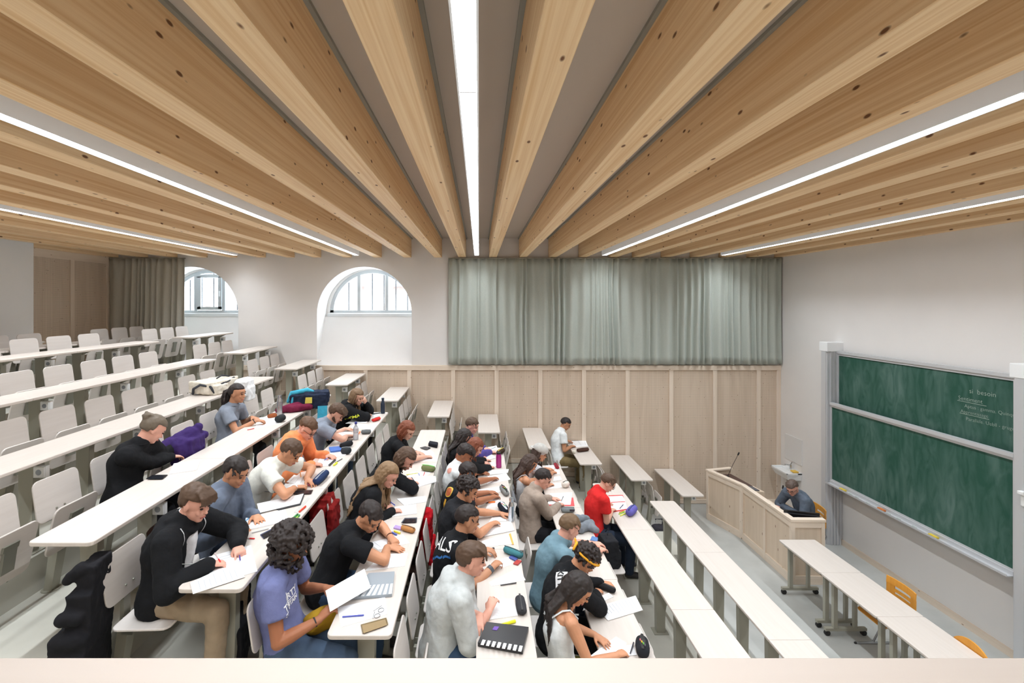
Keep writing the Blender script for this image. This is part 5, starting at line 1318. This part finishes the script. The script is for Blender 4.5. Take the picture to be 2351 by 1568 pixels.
# row 6
sheet(6, [(459, 1285), (576, 1252), (591, 1312), (497, 1341)], 'open white exercise book under the hands of the zip-hoodie person', th=0.003, lines=9, name='notebook', cat='notebook')
sheet(6, [(443, 1364), (437, 1338), (545, 1287), (562, 1325)], 'loose printed sheet overhanging the near end of the desk', off=0.006, lines=8)
pen(6, (547, 1234), (585, 1236.5), (200, 180, 184), 'clear ballpoint with red cap lying between the black and slate sleeves', (214, 40, 40))
pen(6, (493, 1270), (506, 1290), (220, 200, 200), 'red-capped pen in the zip-hoodie person\'s writing hand', (224, 40, 50), off=0.04)
pen(6, (548, 1262), (552, 1290), (70, 60, 140), 'dark violet pen under the pointing finger', off=0.01)
sheet(6, [(562, 1220), (664, 1196), (654.5, 1171.6), (564, 1191.5)], 'open spiral notebook before the slate blue sweater', th=0.009, lines=7, name='notebook', cat='notebook')
sheet(6, [(590, 1157), (697, 1134), (688, 1156), (595, 1178)], 'printed sheet stack between the slate sweater and the off-white T-shirt', off=0.010, th=0.003, lines=7)
sheet(6, [(640, 1172), (690, 1160), (699, 1137), (600, 1158)], 'black folder lying under the printed sheet stack', th=0.008, m=mat('black_folder', (44, 46, 50), 0.5), name='folder', cat='folder')
pen(6, (560, 1199), (571, 1190), (90, 160, 210), 'light blue pen in the slate sweater\'s hand', off=0.035)
sheet(6, [(675, 1176), (681, 1178), (712, 1144), (707, 1141)], 'transparent ruler on the front edge of the desk beside the black folder', m=mat('clear_plastic', (196, 198, 196), 0.2), name='ruler', cat='ruler')
pen(6, (687, 1175), (702, 1162), (226, 66, 40), 'red-orange marker near the transparent ruler', (226, 66, 40), 0.007)
pen(6, (668, 1193), (684, 1180), (60, 150, 70), 'green felt pen at the front edge of the desk', (40, 110, 60), 0.007)
pen(6, (672, 1197), (688, 1182), (150, 200, 80), 'light green felt pen beside the green one', (60, 150, 70), 0.007)
phone(6, [(597, 1229), (640, 1207), (647, 1213), (605, 1238)], (58, 66, 96), 'navy blue phone face down in front of the slate sweater\'s notebook')
pcase(6, (638, 1212), (655, 1206), 0.032, (74, 110, 180), 'bright blue oval case touching the navy phone', 0.5)
pen(6, (578, 1223), (617, 1213.5), (190, 190, 190), 'thin silver mechanical pencil beside the spiral notebook')
phone(6, [(673, 1135), (715, 1134), (719, 1126), (677.5, 1127.5)], (70, 58, 56), 'dark brown phone before the off-white T-shirt')
sheet(6, [(657.5, 1107), (675, 1090), (712, 1099), (706, 1116)], 'white sheet under the off-white T-shirt person\'s hands', lines=4)
sheet(6, [(640, 1121), (652, 1110), (712, 1112), (690, 1127)], 'second white sheet below the off-white T-shirt person\'s wrist', off=0.003)
pen(6, (689, 1083), (692, 1103), (226, 160, 80), 'yellow-orange pencil held upright by the off-white T-shirt person', off=0.03)
pen(6, (704, 1106), (711, 1115), (214, 50, 90), 'crimson pen pointing at the off-white T-shirt person\'s sheet', off=0.006)
pen(6, (712, 1093), (721, 1082), (40, 40, 44), 'black pen in the far hand of the off-white T-shirt person', off=0.05)
pcase(6, (725, 1107), (748, 1085), 0.045, (40, 56, 92), 'navy blue round-ended pencil case on the front edge of the desk', 0.8, (150, 154, 160))
sheet(6, [(725, 1071), (755, 1070), (768, 1054), (735, 1051)], 'squared exercise page before the orange hoodie', th=0.004, lines=5)
sheet(6, [(757, 1053), (794, 1046), (795, 1039.5), (757, 1041)], 'open book pages beyond the orange hoodie\'s hand', th=0.008, lines=3)
sheet(6, [(753, 1068), (757, 1070), (772, 1056), (768, 1054)], 'short black ruler on the orange hoodie\'s page', off=0.006, th=0.002, m=M_dark, name='ruler', cat='ruler')
pen(6, (766, 1068), (774, 1062), (226, 236, 60), 'yellow highlighter near the orange hoodie\'s notebook', (226, 236, 60), 0.009)
pen(6, (770, 1062), (786, 1053), (90, 94, 92), 'grey pen pointing away from the yellow highlighter')
pen(6, (745, 1056), (752, 1052), (90, 110, 200), 'blue pen between the orange hoodie\'s fingers', off=0.05)
sheet(6, [(755, 1030), (782, 1027.6), (785, 1036), (759, 1040)], 'bright blue closed notebook beside the black pouches', th=0.02, m=mat('blue_cover', (70, 112, 190), 0.5), name='notebook', cat='notebook')
pcase(6, (784, 1024), (806, 1017), 0.045, (34, 34, 38), 'black soft pouch behind the clear water bottle', 0.8)
pcase(6, (786, 1035), (803, 1034), 0.045, (52, 56, 60), 'black and grey round pouch on the desk front edge', 0.9, (150, 154, 158))
phone(6, [(784, 1014.5), (809, 1013), (811, 1008.5), (787, 1010)], (120, 104, 92), 'beige-brown phone left of the clear water bottle')
M_pet = mat('clear_pet', (226, 230, 238), 0.1, trans=0.55)
bottle(6, (817, 1009), [(0.030, 0), (0.034, 0.01), (0.034, 0.07), (0.031, 0.085), (0.034, 0.10), (0.034, 0.145), (0.013, 0.185), (0.013, 0.20)], M_pet, 'clear plastic water bottle with a blue cap', mat('blue_cap', (50, 60, 150), 0.4), 0.20, 0.016)
pcase(6, (831, 992), (850, 991), 0.035, (104, 108, 110), 'grey rounded pencil case to the right of the clear bottle', 0.8)
pen(6, (822, 998), (827, 990), (240, 130, 60), 'small orange marker between the clear bottle and the grey case', (240, 130, 60), 0.008)
sheet(6, [(768, 1003), (811, 1001), (805, 991), (778, 991)], 'white sheet under the bearded person\'s arm', lines=3)
sheet(6, [(800, 985), (846, 982), (843, 973.5), (812, 974)], 'white sheet stack beyond the bearded person\'s wrist', lines=3)
sheet(6, [(793.5, 972.7), (839.5, 971.5), (853, 961.5), (811, 964)], 'curled open booklet before the long-haired black hoodie', th=0.007, lines=3)
sheet(6, [(848, 957), (871, 955.5), (870, 950.5), (850, 952)], 'white page under the long-haired person\'s pen', lines=2)
sheet(6, [(848, 952.5), (874, 949), (873, 947.5), (849, 950)], 'narrow black ruler beside the dark flask', th=0.006, m=M_dark, name='ruler', cat='ruler')
pcase(6, (856, 965), (871, 960), 0.035, (214, 54, 50), 'red pencil case near the far end of the desk', 0.7)
bottle(6, (879, 949), [(0.031, 0), (0.034, 0.008), (0.034, 0.15), (0.018, 0.205), (0.018, 0.215), (0.021, 0.217), (0.021, 0.245)], mat('dark_blue_steel', (44, 56, 74), 0.4, 0.2), 'dark blue flask at the far end of the row-seven desk')
pen(6, (841, 943), (849, 953), (226, 226, 230), 'white pen in the long-haired person\'s hand', off=0.05)
# row 5 (violet etc.)
sheet(5, [(747.3, 1367), (836.7, 1309.4), (851.4, 1346), (757.8, 1405)], 'stapled printed sheets held tilted in the violet T-shirt person\'s hands', off=0.055, th=0.002, lines=12, zs=[0.03, 0.01, -0.01, 0.0])
o = sheet(5, [(788, 1379), (900, 1370), (906, 1317), (847, 1321)], 'grey index file with white tabs on the violet T-shirt person\'s desk', off=0.002, th=0.018, m=mat('grey_file', (150, 158, 166), 0.45), name='index_file', cat='file')
def tabs(o, k, pts, n, v0, v1, off, m=M_socket, u0=0.1, u1=0.95):
    q = [onz(x, y, TZ(k)+off) for x, y in pts]; mb = MB()
    for i in range(n):
        u = u0+(u1-u0)*i/(n-1); w2 = 0.035
        def pt(uu, vv): return q[0].lerp(q[1], uu).lerp(q[3].lerp(q[2], uu), vv)
        mb = MB(); b = [pt(u-w2, v0), pt(u+w2, v0), pt(u+w2, v1), pt(u-w2, v1)]; e = Vector((0, 0, 0.0015)); mb.hexa(b, [x+e for x in b]); mb.build('tab_label', m, o)
tabs(o, 5, [(788, 1379), (900, 1370), (906, 1317), (847, 1321)], 8, 0.12, 0.55, 0.0205)
sheet(5, [(774.6, 1395), (783, 1440), (889, 1410), (884, 1371)], 'blank white sheet under the blue pen at the near end', lines=0)
pen(5, (786, 1416), (836, 1412), (84, 92, 176), 'blue ballpoint lying on the blank white sheet', off=0.0025)
g = onz(856, 1422, TZ(5)+0.006); g2 = onz(877, 1391, TZ(5)+0.006); t = thing('eyeglasses', g, 'thin-framed eyeglasses lying on the blank white sheet', 'glasses')
d = (g2-g); u = d.normalized(); s = Vector((-u.y, u.x, 0)); M_wire = mat('dark_wire', (70, 66, 66), 0.3, 0.6)
for i in (0, 1):
    mb = MB(); c = d*(0.28+0.42*i)-s*0.012; mb.tube([c+u*0.022*math.cos(a)+s*0.018*math.sin(a) for a in [2*PI*j/16 for j in range(17)]], 0.0015, 6, cap=False); mb.build('lens_rim', M_wire, t)
    mb = MB(); mb.tube([d*(0.0+1.0*i)*0.98+Vector((0, 0, 0.004)), d*(0.5)+s*(0.02+0.01*i)+Vector((0, 0, 0.004))], 0.0015, 6); mb.build('temple', M_wire, t)
phone(5, [(828, 1436), (832.5, 1456), (891.4, 1435), (887, 1420)], (120, 104, 74), 'phone in a gold-brown case with a picture, near corner of the desk', extra=mat('picture_card', (150, 128, 92), 0.4))
sheet(5, [(838, 1311.5), (929, 1300), (936.7, 1270.5), (877, 1274)], 'printed sheet stack before the black short-sleeved shirt', th=0.004, lines=9)
sheet(5, [(845, 1247), (868, 1262), (941, 1247), (925, 1227)], 'white sheet under the flat hand of the black-shirted person', lines=3)
pen(5, (893, 1243), (902, 1225), (50, 56, 100), 'dark blue pen held by the black-shirted person', off=0.03)
pcase(5, (924, 1210), (950, 1218), 0.034, (176, 124, 76), 'tan leather pencil case by the yellow highlighter', 0.7, (70, 50, 40))
pen(5, (905, 1219), (919, 1224), (230, 216, 60), 'yellow highlighter beside the tan leather pencil case', (230, 216, 60), 0.008)
pen(5, (900, 1222), (911, 1228), (70, 90, 180), 'blue marker beside the yellow highlighter', r=0.007)
sheet(5, [(903, 1214), (920, 1218), (924, 1212), (908, 1208)], 'lilac plastic correction tape above the yellow highlighter', th=0.014, m=mat('lilac', (176, 150, 214), 0.4), name='correction_tape', cat='correction tape', bev=0.004)
phone(5, [(921, 1201), (957, 1200), (958, 1189.5), (929, 1190.5)], (92, 98, 108), 'grey phone between the notebook and the tan pencil case')
sheet(5, [(880.6, 1189.5), (957, 1180), (955, 1159.5), (908, 1165)], 'open spiral notebook before the long wavy hair', th=0.009, lines=7, name='notebook', cat='notebook')
sheet(5, [(910.6, 1146), (977, 1140), (979, 1152.5), (928, 1161)], 'folded printed sheets beyond the wavy-haired person\'s notebook', th=0.006, lines=6)
pen(5, (897, 1153), (907, 1160), (70, 80, 190), 'blue pen in the wavy-haired person\'s hand', off=0.05)
sheet(5, [(938, 1125), (1002, 1107), (1000, 1095), (957, 1094)], 'thick page bundle under the dark sweater\'s writing hand', th=0.010, lines=5)
pen(5, (945, 1096), (951, 1104), (60, 64, 90), 'dark pen held above the thick page bundle', off=0.05)
pcase(5, (971, 1073), (996, 1077), 0.045, (110, 116, 78), 'olive mesh pencil case with green pens inside', 0.8, (60, 190, 60))
pen(5, (933, 1090), (960, 1086), (206, 206, 80), 'yellow-green ruler pen next to the olive mesh case')
pen(5, (972, 1092), (975, 1084), (206, 50, 60), 'short red pen next to the olive mesh case')
pen(5, (961, 1087), (964, 1094), (60, 80, 160), 'short blue pen next to the yellow-green one')
sheet(5, [(933, 1097), (975, 1093), (996, 1082), (945, 1083)], 'white sheet lying below the olive mesh case')
sheet(5, [(952.7, 1061), (1005, 1057), (996, 1043), (962, 1045)], 'white notebook page under the red-haired person\'s hand', lines=5)
sheet(5, [(964, 1044), (997, 1042), (990, 1034.5), (968, 1035.5)], 'upper page of the red-haired person\'s notebook', th=0.004, lines=3)
phone(5, [(964, 1028.4), (978.8, 1033.4), (989.3, 1029), (976, 1025.6)], (40, 42, 46), 'black phone next to the small black pencil box')
o = sheet(5, [(983, 1025), (1004, 1029.5), (1006, 1022.5), (986, 1019)], 'small black zip pencil box on the far desk of the sixth row', th=0.05, m=cloth('case_black', (36, 36, 44)), name='pencil_case', cat='pencil case', bev=0.012)
# row 4
o = sheet(4, [(1096.6, 1484.5), (1200, 1503), (1214, 1448.4), (1117, 1436.4)], 'thick black index file with white tabs at the near end', off=0.002, th=0.030, m=mat('black_file', (40, 40, 44), 0.35), name='index_file', cat='file', bev=0.003)
tabs(o, 4, [(1096.6, 1484.5), (1200, 1503), (1214, 1448.4), (1117, 1436.4)], 8, 0.10, 0.33, 0.0335, u0=0.08, u1=0.92)
q = [onz(x, y, TZ(4)+0.033) for x, y in ((1130, 1446), (1141, 1447.5), (1146, 1439), (1135, 1438))]; mb = MB(); mb.hexa(q, [v+Vector((0, 0, 0.0015)) for v in q]); mb.build('sticker', mat('violet_sticker', (112, 76, 170), 0.5), o)
pen(4, (1151, 1435), (1184, 1425.5), (232, 232, 40), 'yellow highlighter between the black file and the papers', (232, 232, 40), 0.010)
pcase(4, (1193, 1372), (1199, 1406), 0.040, (58, 58, 62), 'dark grey hard glasses case on the front edge of the desk', 0.7)
sheet(4, [(1124.4, 1423.5), (1189, 1414), (1178, 1375.4), (1141, 1378)], 'printed sheet stack before the light grey hoodie', th=0.006, lines=10)
sheet(4, [(1122.5, 1337), (1128, 1346), (1206.7, 1332), (1191, 1303)], 'blank white sheet with a dark pen laid along its near edge')
pen(4, (1149, 1343.5), (1186, 1338), (60, 60, 64), 'dark pen lying along the edge of the blank sheet', off=0.002)
sheet(4, [(1148, 1305), (1174, 1297), (1169, 1279), (1149, 1283)], 'white sheet under the hand of the person with white back letters', lines=3)
pcase(4, (1160, 1260), (1197, 1275), 0.038, (70, 126, 134), 'teal patterned pencil case with an open zip', 0.8, (26, 50, 56))
sheet(4, [(1168, 1282), (1184, 1290), (1189, 1285), (1174, 1277)], 'blue and red correction roller beside the teal case', th=0.014, m=mat('blue_red', (70, 84, 150), 0.4), name='correction_tape', cat='correction tape', bev=0.004)
sheet(4, [(1178, 1296), (1189, 1299), (1198, 1290), (1186, 1288)], 'red and white correction roller nearest the desk front edge', th=0.014, m=mat('red_tape', (176, 60, 54), 0.3), name='correction_tape', cat='correction tape', bev=0.004)
pen(4, (1117, 1263), (1135, 1258.5), (236, 90, 140), 'pink highlighter with black end above the grey hoodie\'s head', (50, 40, 44), 0.009)
sheet(4, [(1106, 1243), (1172.5, 1224), (1180, 1249.5), (1113, 1256)], 'squared notepad with an orange edge', th=0.004, lines=6, name='notebook', cat='notebook')
sheet(4, [(1168, 1226), (1172.5, 1224), (1180, 1249.5), (1175.5, 1250)], 'orange cardboard edge strip sticking out of the squared notepad', off=0.006, m=mat('orange_card', (238, 172, 84), 0.6), name='card_strip', cat='card')
sheet(4, [(1112, 1232), (1181, 1218), (1173, 1197), (1118, 1204)], 'printed sheets between the steel bottle and the squared notepad', off=0.004, th=0.005, lines=6)
sheet(4, [(1122.7, 1199.5), (1163, 1196.5), (1162.5, 1176), (1136, 1178)], 'open notebook before the plain black T-shirt', th=0.006, lines=5, name='notebook', cat='notebook')
bottle(4, (1174, 1196), [(0.030, 0), (0.033, 0.006), (0.033, 0.165), (0.020, 0.205), (0.020, 0.215), (0.023, 0.217), (0.023, 0.245)], mat('shiny_steel', (200, 204, 210), 0.12, 0.85), 'shiny steel water bottle on the front edge of the fifth-row desk')
pcase(4, (1150, 1158), (1163, 1176), 0.050, (30, 34, 44), 'open black pencil case left of the steel bottle', 0.8, (190, 194, 200), True)
pen(4, (1137, 1152), (1114, 1153.5), (246, 130, 50), 'orange highlighter with a dark cap', (60, 50, 50), 0.010)
sheet(4, [(1116, 1168), (1150, 1160), (1146, 1147), (1122, 1148)], 'white sheet under the orange highlighter', lines=0)
pcase(4, (1152, 1118), (1164, 1134), 0.040, (132, 134, 132), 'grey pencil case with a gaping black zip', 0.8, (26, 26, 28), True)
sheet(4, [(1095, 1125), (1099, 1140), (1151, 1129), (1149, 1117)], 'white notebook page left of the gaping grey pencil case', th=0.004, lines=4)
sheet(4, [(1118, 1113), (1172, 1101), (1162, 1087), (1120, 1094)], 'white sheet under the bare arm with a bracelet', th=0.003, lines=4)
sheet(4, [(1110, 1092), (1166, 1086), (1168, 1078), (1112, 1081)], 'curled white sheet overhanging the desk front edge', off=0.004, th=0.006, lines=3)
sheet(4, [(1099, 1067), (1105, 1075), (1140, 1070), (1136, 1060)], 'white page beside the magenta bottle', lines=3)
sheet(4, [(1100, 1061), (1138, 1052), (1128, 1043.5), (1102, 1049)], 'raised white page bundle left of the magenta bottle', off=0.004, th=0.01, lines=3)
bottle(4, (1145, 1073), [(0.036, 0), (0.040, 0.008), (0.038, 0.15), (0.034, 0.17), (0.034, 0.19)], mat('magenta_plastic', (190, 50, 140), 0.25, trans=0.3), 'magenta drinking bottle standing on the desk', M_dark, 0.19, 0.03)
sheet(4, [(1108, 1037.5), (1143, 1031.5), (1140, 1023), (1108, 1029)], 'white sheet before the purple sweater', lines=3)
pen(4, (1128, 1031), (1138, 1026), (130, 150, 150), 'thin grey pen on the purple sweater person\'s sheet', off=0.002)
pcase(4, (1144, 1040), (1155, 1033), 0.042, (66, 50, 40), 'dark brown pouch with a yellow mark near the desk front edge', 0.9, (220, 200, 70))
# row 3
sheet(3, [(1350, 1510), (1436, 1504), (1438, 1476), (1414, 1461.5)], 'punched white sheet under the white strappy top\'s hands', lines=0)
sheet(3, [(1433, 1506), (1462, 1504), (1452, 1480), (1438, 1482)], 'second white sheet by the open black pencil case', off=0.003)
pcase(3, (1474, 1470), (1476, 1500), 0.052, (40, 42, 46), 'open black pencil case full of coloured pencils at the near edge', 0.9, (30, 30, 32), True)
pen(3, (1447, 1500), (1455, 1474), (60, 60, 70), 'dark pen beside the open black pencil case', off=0.01)
sheet(3, [(1366, 1395), (1396, 1425), (1475.6, 1401), (1459, 1368)], 'printed sheet with a small blue square overhanging the desk', off=0.004, th=0.003, lines=10)
sheet(3, [(1338, 1403), (1345, 1386), (1398, 1362), (1408, 1371)], 'white booklet under the curly-haired person\'s hand', th=0.006, lines=5)
pcase(3, (1366, 1338), (1411, 1356), 0.036, (34, 34, 36), 'long black pencil case before the curly-haired person', 0.7)
sheet(3, [(1355, 1245), (1371, 1249), (1373, 1240), (1359, 1236)], 'small blue box beyond the curly-haired person\'s head', th=0.03, m=mat('blue_box', (84, 122, 176), 0.5), name='pencil_box', cat='box', bev=0.005)
p = onz(1338, 1204, TZ(3)+0.05)
lump('jacket', p, [([(-0.16, -0.14, -0.01), (-0.05, 0.10, 0.02), (0.08, 0.16, 0.0)], [0.05, 0.055, 0.04]), ([(-0.05, -0.1, 0.0), (0.10, 0.02, 0.0)], [0.055, 0.05]), ([(0.05, 0.0, 0.0), (0.13, -0.12, -0.01)], [0.05, 0.04])], cloth('grey_jacket', (120, 126, 134)), 'grey jacket heaped on the desk behind the teal T-shirt person\'s head', 'jacket')
o = pcase(3, (1290, 1170), (1317, 1170), 0.040, (120, 126, 128), 'grey pencil case with a dark label before the taupe sweatshirt', 0.8, (50, 52, 56))
mb = MB(); mb.box(0.09, 0.15, -0.045, -0.035, 0.028, 0.050); mb.build('brand_label', mat('dark_label', (40, 34, 44), 0.6), o)
sheet(3, [(1256, 1161), (1319, 1162), (1316, 1143), (1268, 1140)], 'red folder showing under the taupe sweatshirt person\'s paper', off=0.0006, th=0.004, m=mat('red_folder', (226, 84, 88), 0.5), name='folder', cat='folder')
sheet(3, [(1257, 1158), (1310, 1159), (1317, 1143), (1314, 1130.5), (1263, 1133)][:1]+[(1310, 1159), (1314, 1130.5), (1263, 1133)], 'white paper on the red folder before the taupe sweatshirt', off=0.006, th=0.002, lines=4)
pen(3, (1289, 1150), (1294, 1138), (60, 64, 70), 'slim dark pen in the taupe sweatshirt person\'s hand', off=0.05)
pcase(3, (1294, 1113), (1303, 1110), 0.050, (222, 214, 204), 'cream fluffy pencil case with a dark tag', 0.9, (60, 60, 50))
sheet(3, [(1256, 1123), (1290, 1119), (1287, 1108), (1262, 1110)], 'white sheet left of the cream fluffy pencil case', lines=3)
sheet(3, [(1270, 1105), (1290, 1102), (1286, 1094), (1272, 1095)], 'small white booklet with a blue picture', off=0.003, th=0.004)
sheet(3, [(1253, 1068.6), (1273.7, 1067.5), (1275.7, 1076), (1255, 1077)], 'white page left of the dark red pencil case', lines=2)
sheet(3, [(1275, 1077), (1284, 1078), (1285, 1089), (1268, 1090)], 'white page below the dark red pencil case', off=0.003)
pcase(3, (1275, 1065), (1280, 1074), 0.032, (150, 40, 50), 'dark red pencil case at the far end of the fourth-row desk', 0.8)
# row 2
sheet(2, [(1396.5, 1138), (1402, 1177), (1441, 1170), (1430, 1137)], 'red notebook cover lying open under white pages', th=0.005, m=mat('red_cover', (214, 52, 52), 0.5), name='notebook', cat='notebook')
sheet(2, [(1397, 1140), (1398, 1153), (1436, 1151), (1429, 1138.5)], 'upper white page on the red notebook', off=0.006, th=0.003, lines=4)
sheet(2, [(1399, 1155), (1402, 1174), (1440, 1168), (1436, 1153)], 'lower white page on the red notebook', off=0.006, th=0.003, lines=4)
pen(2, (1423, 1167), (1431, 1158), (44, 48, 80), 'dark pen lying on the lower page of the red notebook', off=0.010)
pen(2, (1421, 1180), (1434, 1174), (170, 220, 60), 'lime green marker between the red notebook and the purple case', r=0.007)
pen(2, (1424, 1184), (1437, 1178), (220, 230, 70), 'yellow marker nearest the purple pencil case', r=0.007)
pen(2, (1422, 1176), (1433, 1172), (240, 130, 90), 'orange marker touching the red notebook', r=0.006)
pcase(2, (1444, 1178), (1456, 1166), 0.058, (104, 98, 176), 'purple-blue pencil case gaping open on the third-row desk', 0.9, (40, 60, 100))
sheet(2, [(1308, 1013), (1322, 1027), (1350, 1024), (1345, 1011.5)], 'open notebook before the person alone by the panelled wall', th=0.004, lines=3, name='notebook', cat='notebook')
pcase(2, (1326, 1034), (1350, 1031), 0.045, (74, 52, 44), 'dark brown animal-shaped pencil case on the desk by the wall', 0.8)
mb = MB(); p = onz(1318, 1037, TZ(2)+0.035); mb.ell((0, 0, 0.035), (0.035, 0.035, 0.034), 14, 10); o = mb.build('soft_ball', cloth('cream', (226, 220, 206)), smooth=True); o.location = (p.x, p.y, TZ(2)+0.001); tag(o, 'small cream soft ball beside the dark brown pencil case', 'ball')
# bags and coats on seats and floor
p = Vector((XK(6)-0.02, 4.72, FZ(5)+0.72))
lump('backpack', p, [('b', (-0.07, 0.0, -0.06), (0.07, 0.15, 0.19)), ('b', (-0.02, 0.0, 0.12), (0.05, 0.11, 0.06)), ('b', (0.05, 0.0, -0.05), (0.03, 0.13, 0.15))], cloth('dark_red_bag', (146, 34, 34)), 'dark red bag hanging on the seat behind the wavy-haired person', 'bag', 0.010, 0.035, it=8)
p = Vector((XK(5)-0.03, 4.98, FZ(4)+0.62))
lump('jacket', p, [('b', (0.02, 0.02, 0.04), (0.06, 0.11, 0.24)), ('b', (0.02, 0.03, -0.18), (0.08, 0.17, 0.16)), ('b', (0.02, 0.0, 0.27), (0.05, 0.06, 0.05))], cloth('bright_red', (196, 20, 34)), 'bright red coat hanging behind a seat of the fifth row', 'coat', 0.010, 0.04, it=8)
p = Vector((XK(7)-0.02, 3.02, FZ(6)+0.55))
PJ = lump('jacket', p, [('b', (0.0, -0.02, 0.26), (0.05, 0.10, 0.10), 0.2), ('b', (-0.02, -0.03, 0.05), (0.07, 0.13, 0.16), 0.2), ('b', (-0.06, -0.05, -0.25), (0.10, 0.15, 0.22), 0.2), ([(-0.02, -0.10, 0.34), (-0.08, -0.12, 0.28)], [0.045, 0.03])]+[([(-0.15+0.02*i, -0.17, -0.42+0.125*i), (0.04-0.008*i, -0.20+0.01*i, -0.42+0.125*i)], [0.066-0.006*i]*2) for i in range(5)], cloth('black_puffer', (30, 30, 34)), 'black quilted jacket hanging on the near seat behind the zip hoodie', 'jacket', 0.010, 0.02, it=5)
p = Vector((XK(6)-0.30, 3.40, FZ(6)+0.22))
lump('backpack', p, [('b', (0, 0, 0.0), (0.10, 0.16, 0.22), 0.2), ('b', (0.06, -0.08, -0.05), (0.09, 0.12, 0.14), 0.2)], cloth('black_bag', (28, 28, 32)), 'black backpack on the floor under the near end of the seventh-row desk', 'backpack', 0.010, 0.03, it=7)
p = Vector((XK(3)+0.27, 5.86, FZ(2)+0.63))
lump('backpack', p, [('b', (0, 0, 0.0), (0.085, 0.12, 0.17), 0.1), ('b', (0.07, -0.01, -0.05), (0.05, 0.10, 0.10), 0.1), ([(-0.02, -0.04, 0.22), (0.0, 0.0, 0.27), (-0.02, 0.04, 0.22)], [0.014, 0.014, 0.014])], cloth('black_bag2', (36, 37, 41)), 'black backpack standing on the empty seat below the red T-shirt person', 'backpack', 0.010, 0.02, it=6)
p = Vector((3.27, 8.80, 0.12))
lump('handbag', p, [([(-0.06, 0, -0.03), (0.06, 0, -0.03)], [0.085, 0.085]), ([(-0.07, 0.0, 0.0), (-0.06, 0, 0.15), (0.06, 0, 0.15), (0.07, 0, 0.0)], [0.014, 0.012, 0.012, 0.014])], cloth('dark_mesh_bag', (60, 58, 64)), 'small dark bag with handles on the floor behind the second-row far desk', 'bag', 0.008)
p = Vector((XK(7)-0.02, 3.72, FZ(6)+0.66))
lump('backpack', p, [([(-0.04, -0.05, 0.08), (-0.04, 0, -0.20)], [0.09, 0.12])], cloth('brown_bag', (62, 42, 36)), 'dark brown bag hung behind the zip-hoodie person under the upper desk', 'bag', 0.011)
p = PEOPLE['violet']['hip']+Vector((0.22, 0.06, 0.07))
lump('jacket', p, [([(-0.06, -0.02, 0), (0.10, 0.10, 0)], [0.07, 0.08])], cloth('mustard', (176, 138, 40)), 'mustard yellow cloth on the lap of the violet T-shirt person', 'jacket', 0.011)
dg = bpy.context.evaluated_depsgraph_get(); dg.update()
for o, par in BAKE2:
    me = bpy.data.meshes.new_from_object(o.evaluated_get(dg)); mats = [m for m in o.data.materials]
    o.modifiers.clear(); o.data = me
    if not me.materials:
        for m in mats: me.materials.append(m)
    me.transform(Matrix.Translation(-par.location)); o.parent = par
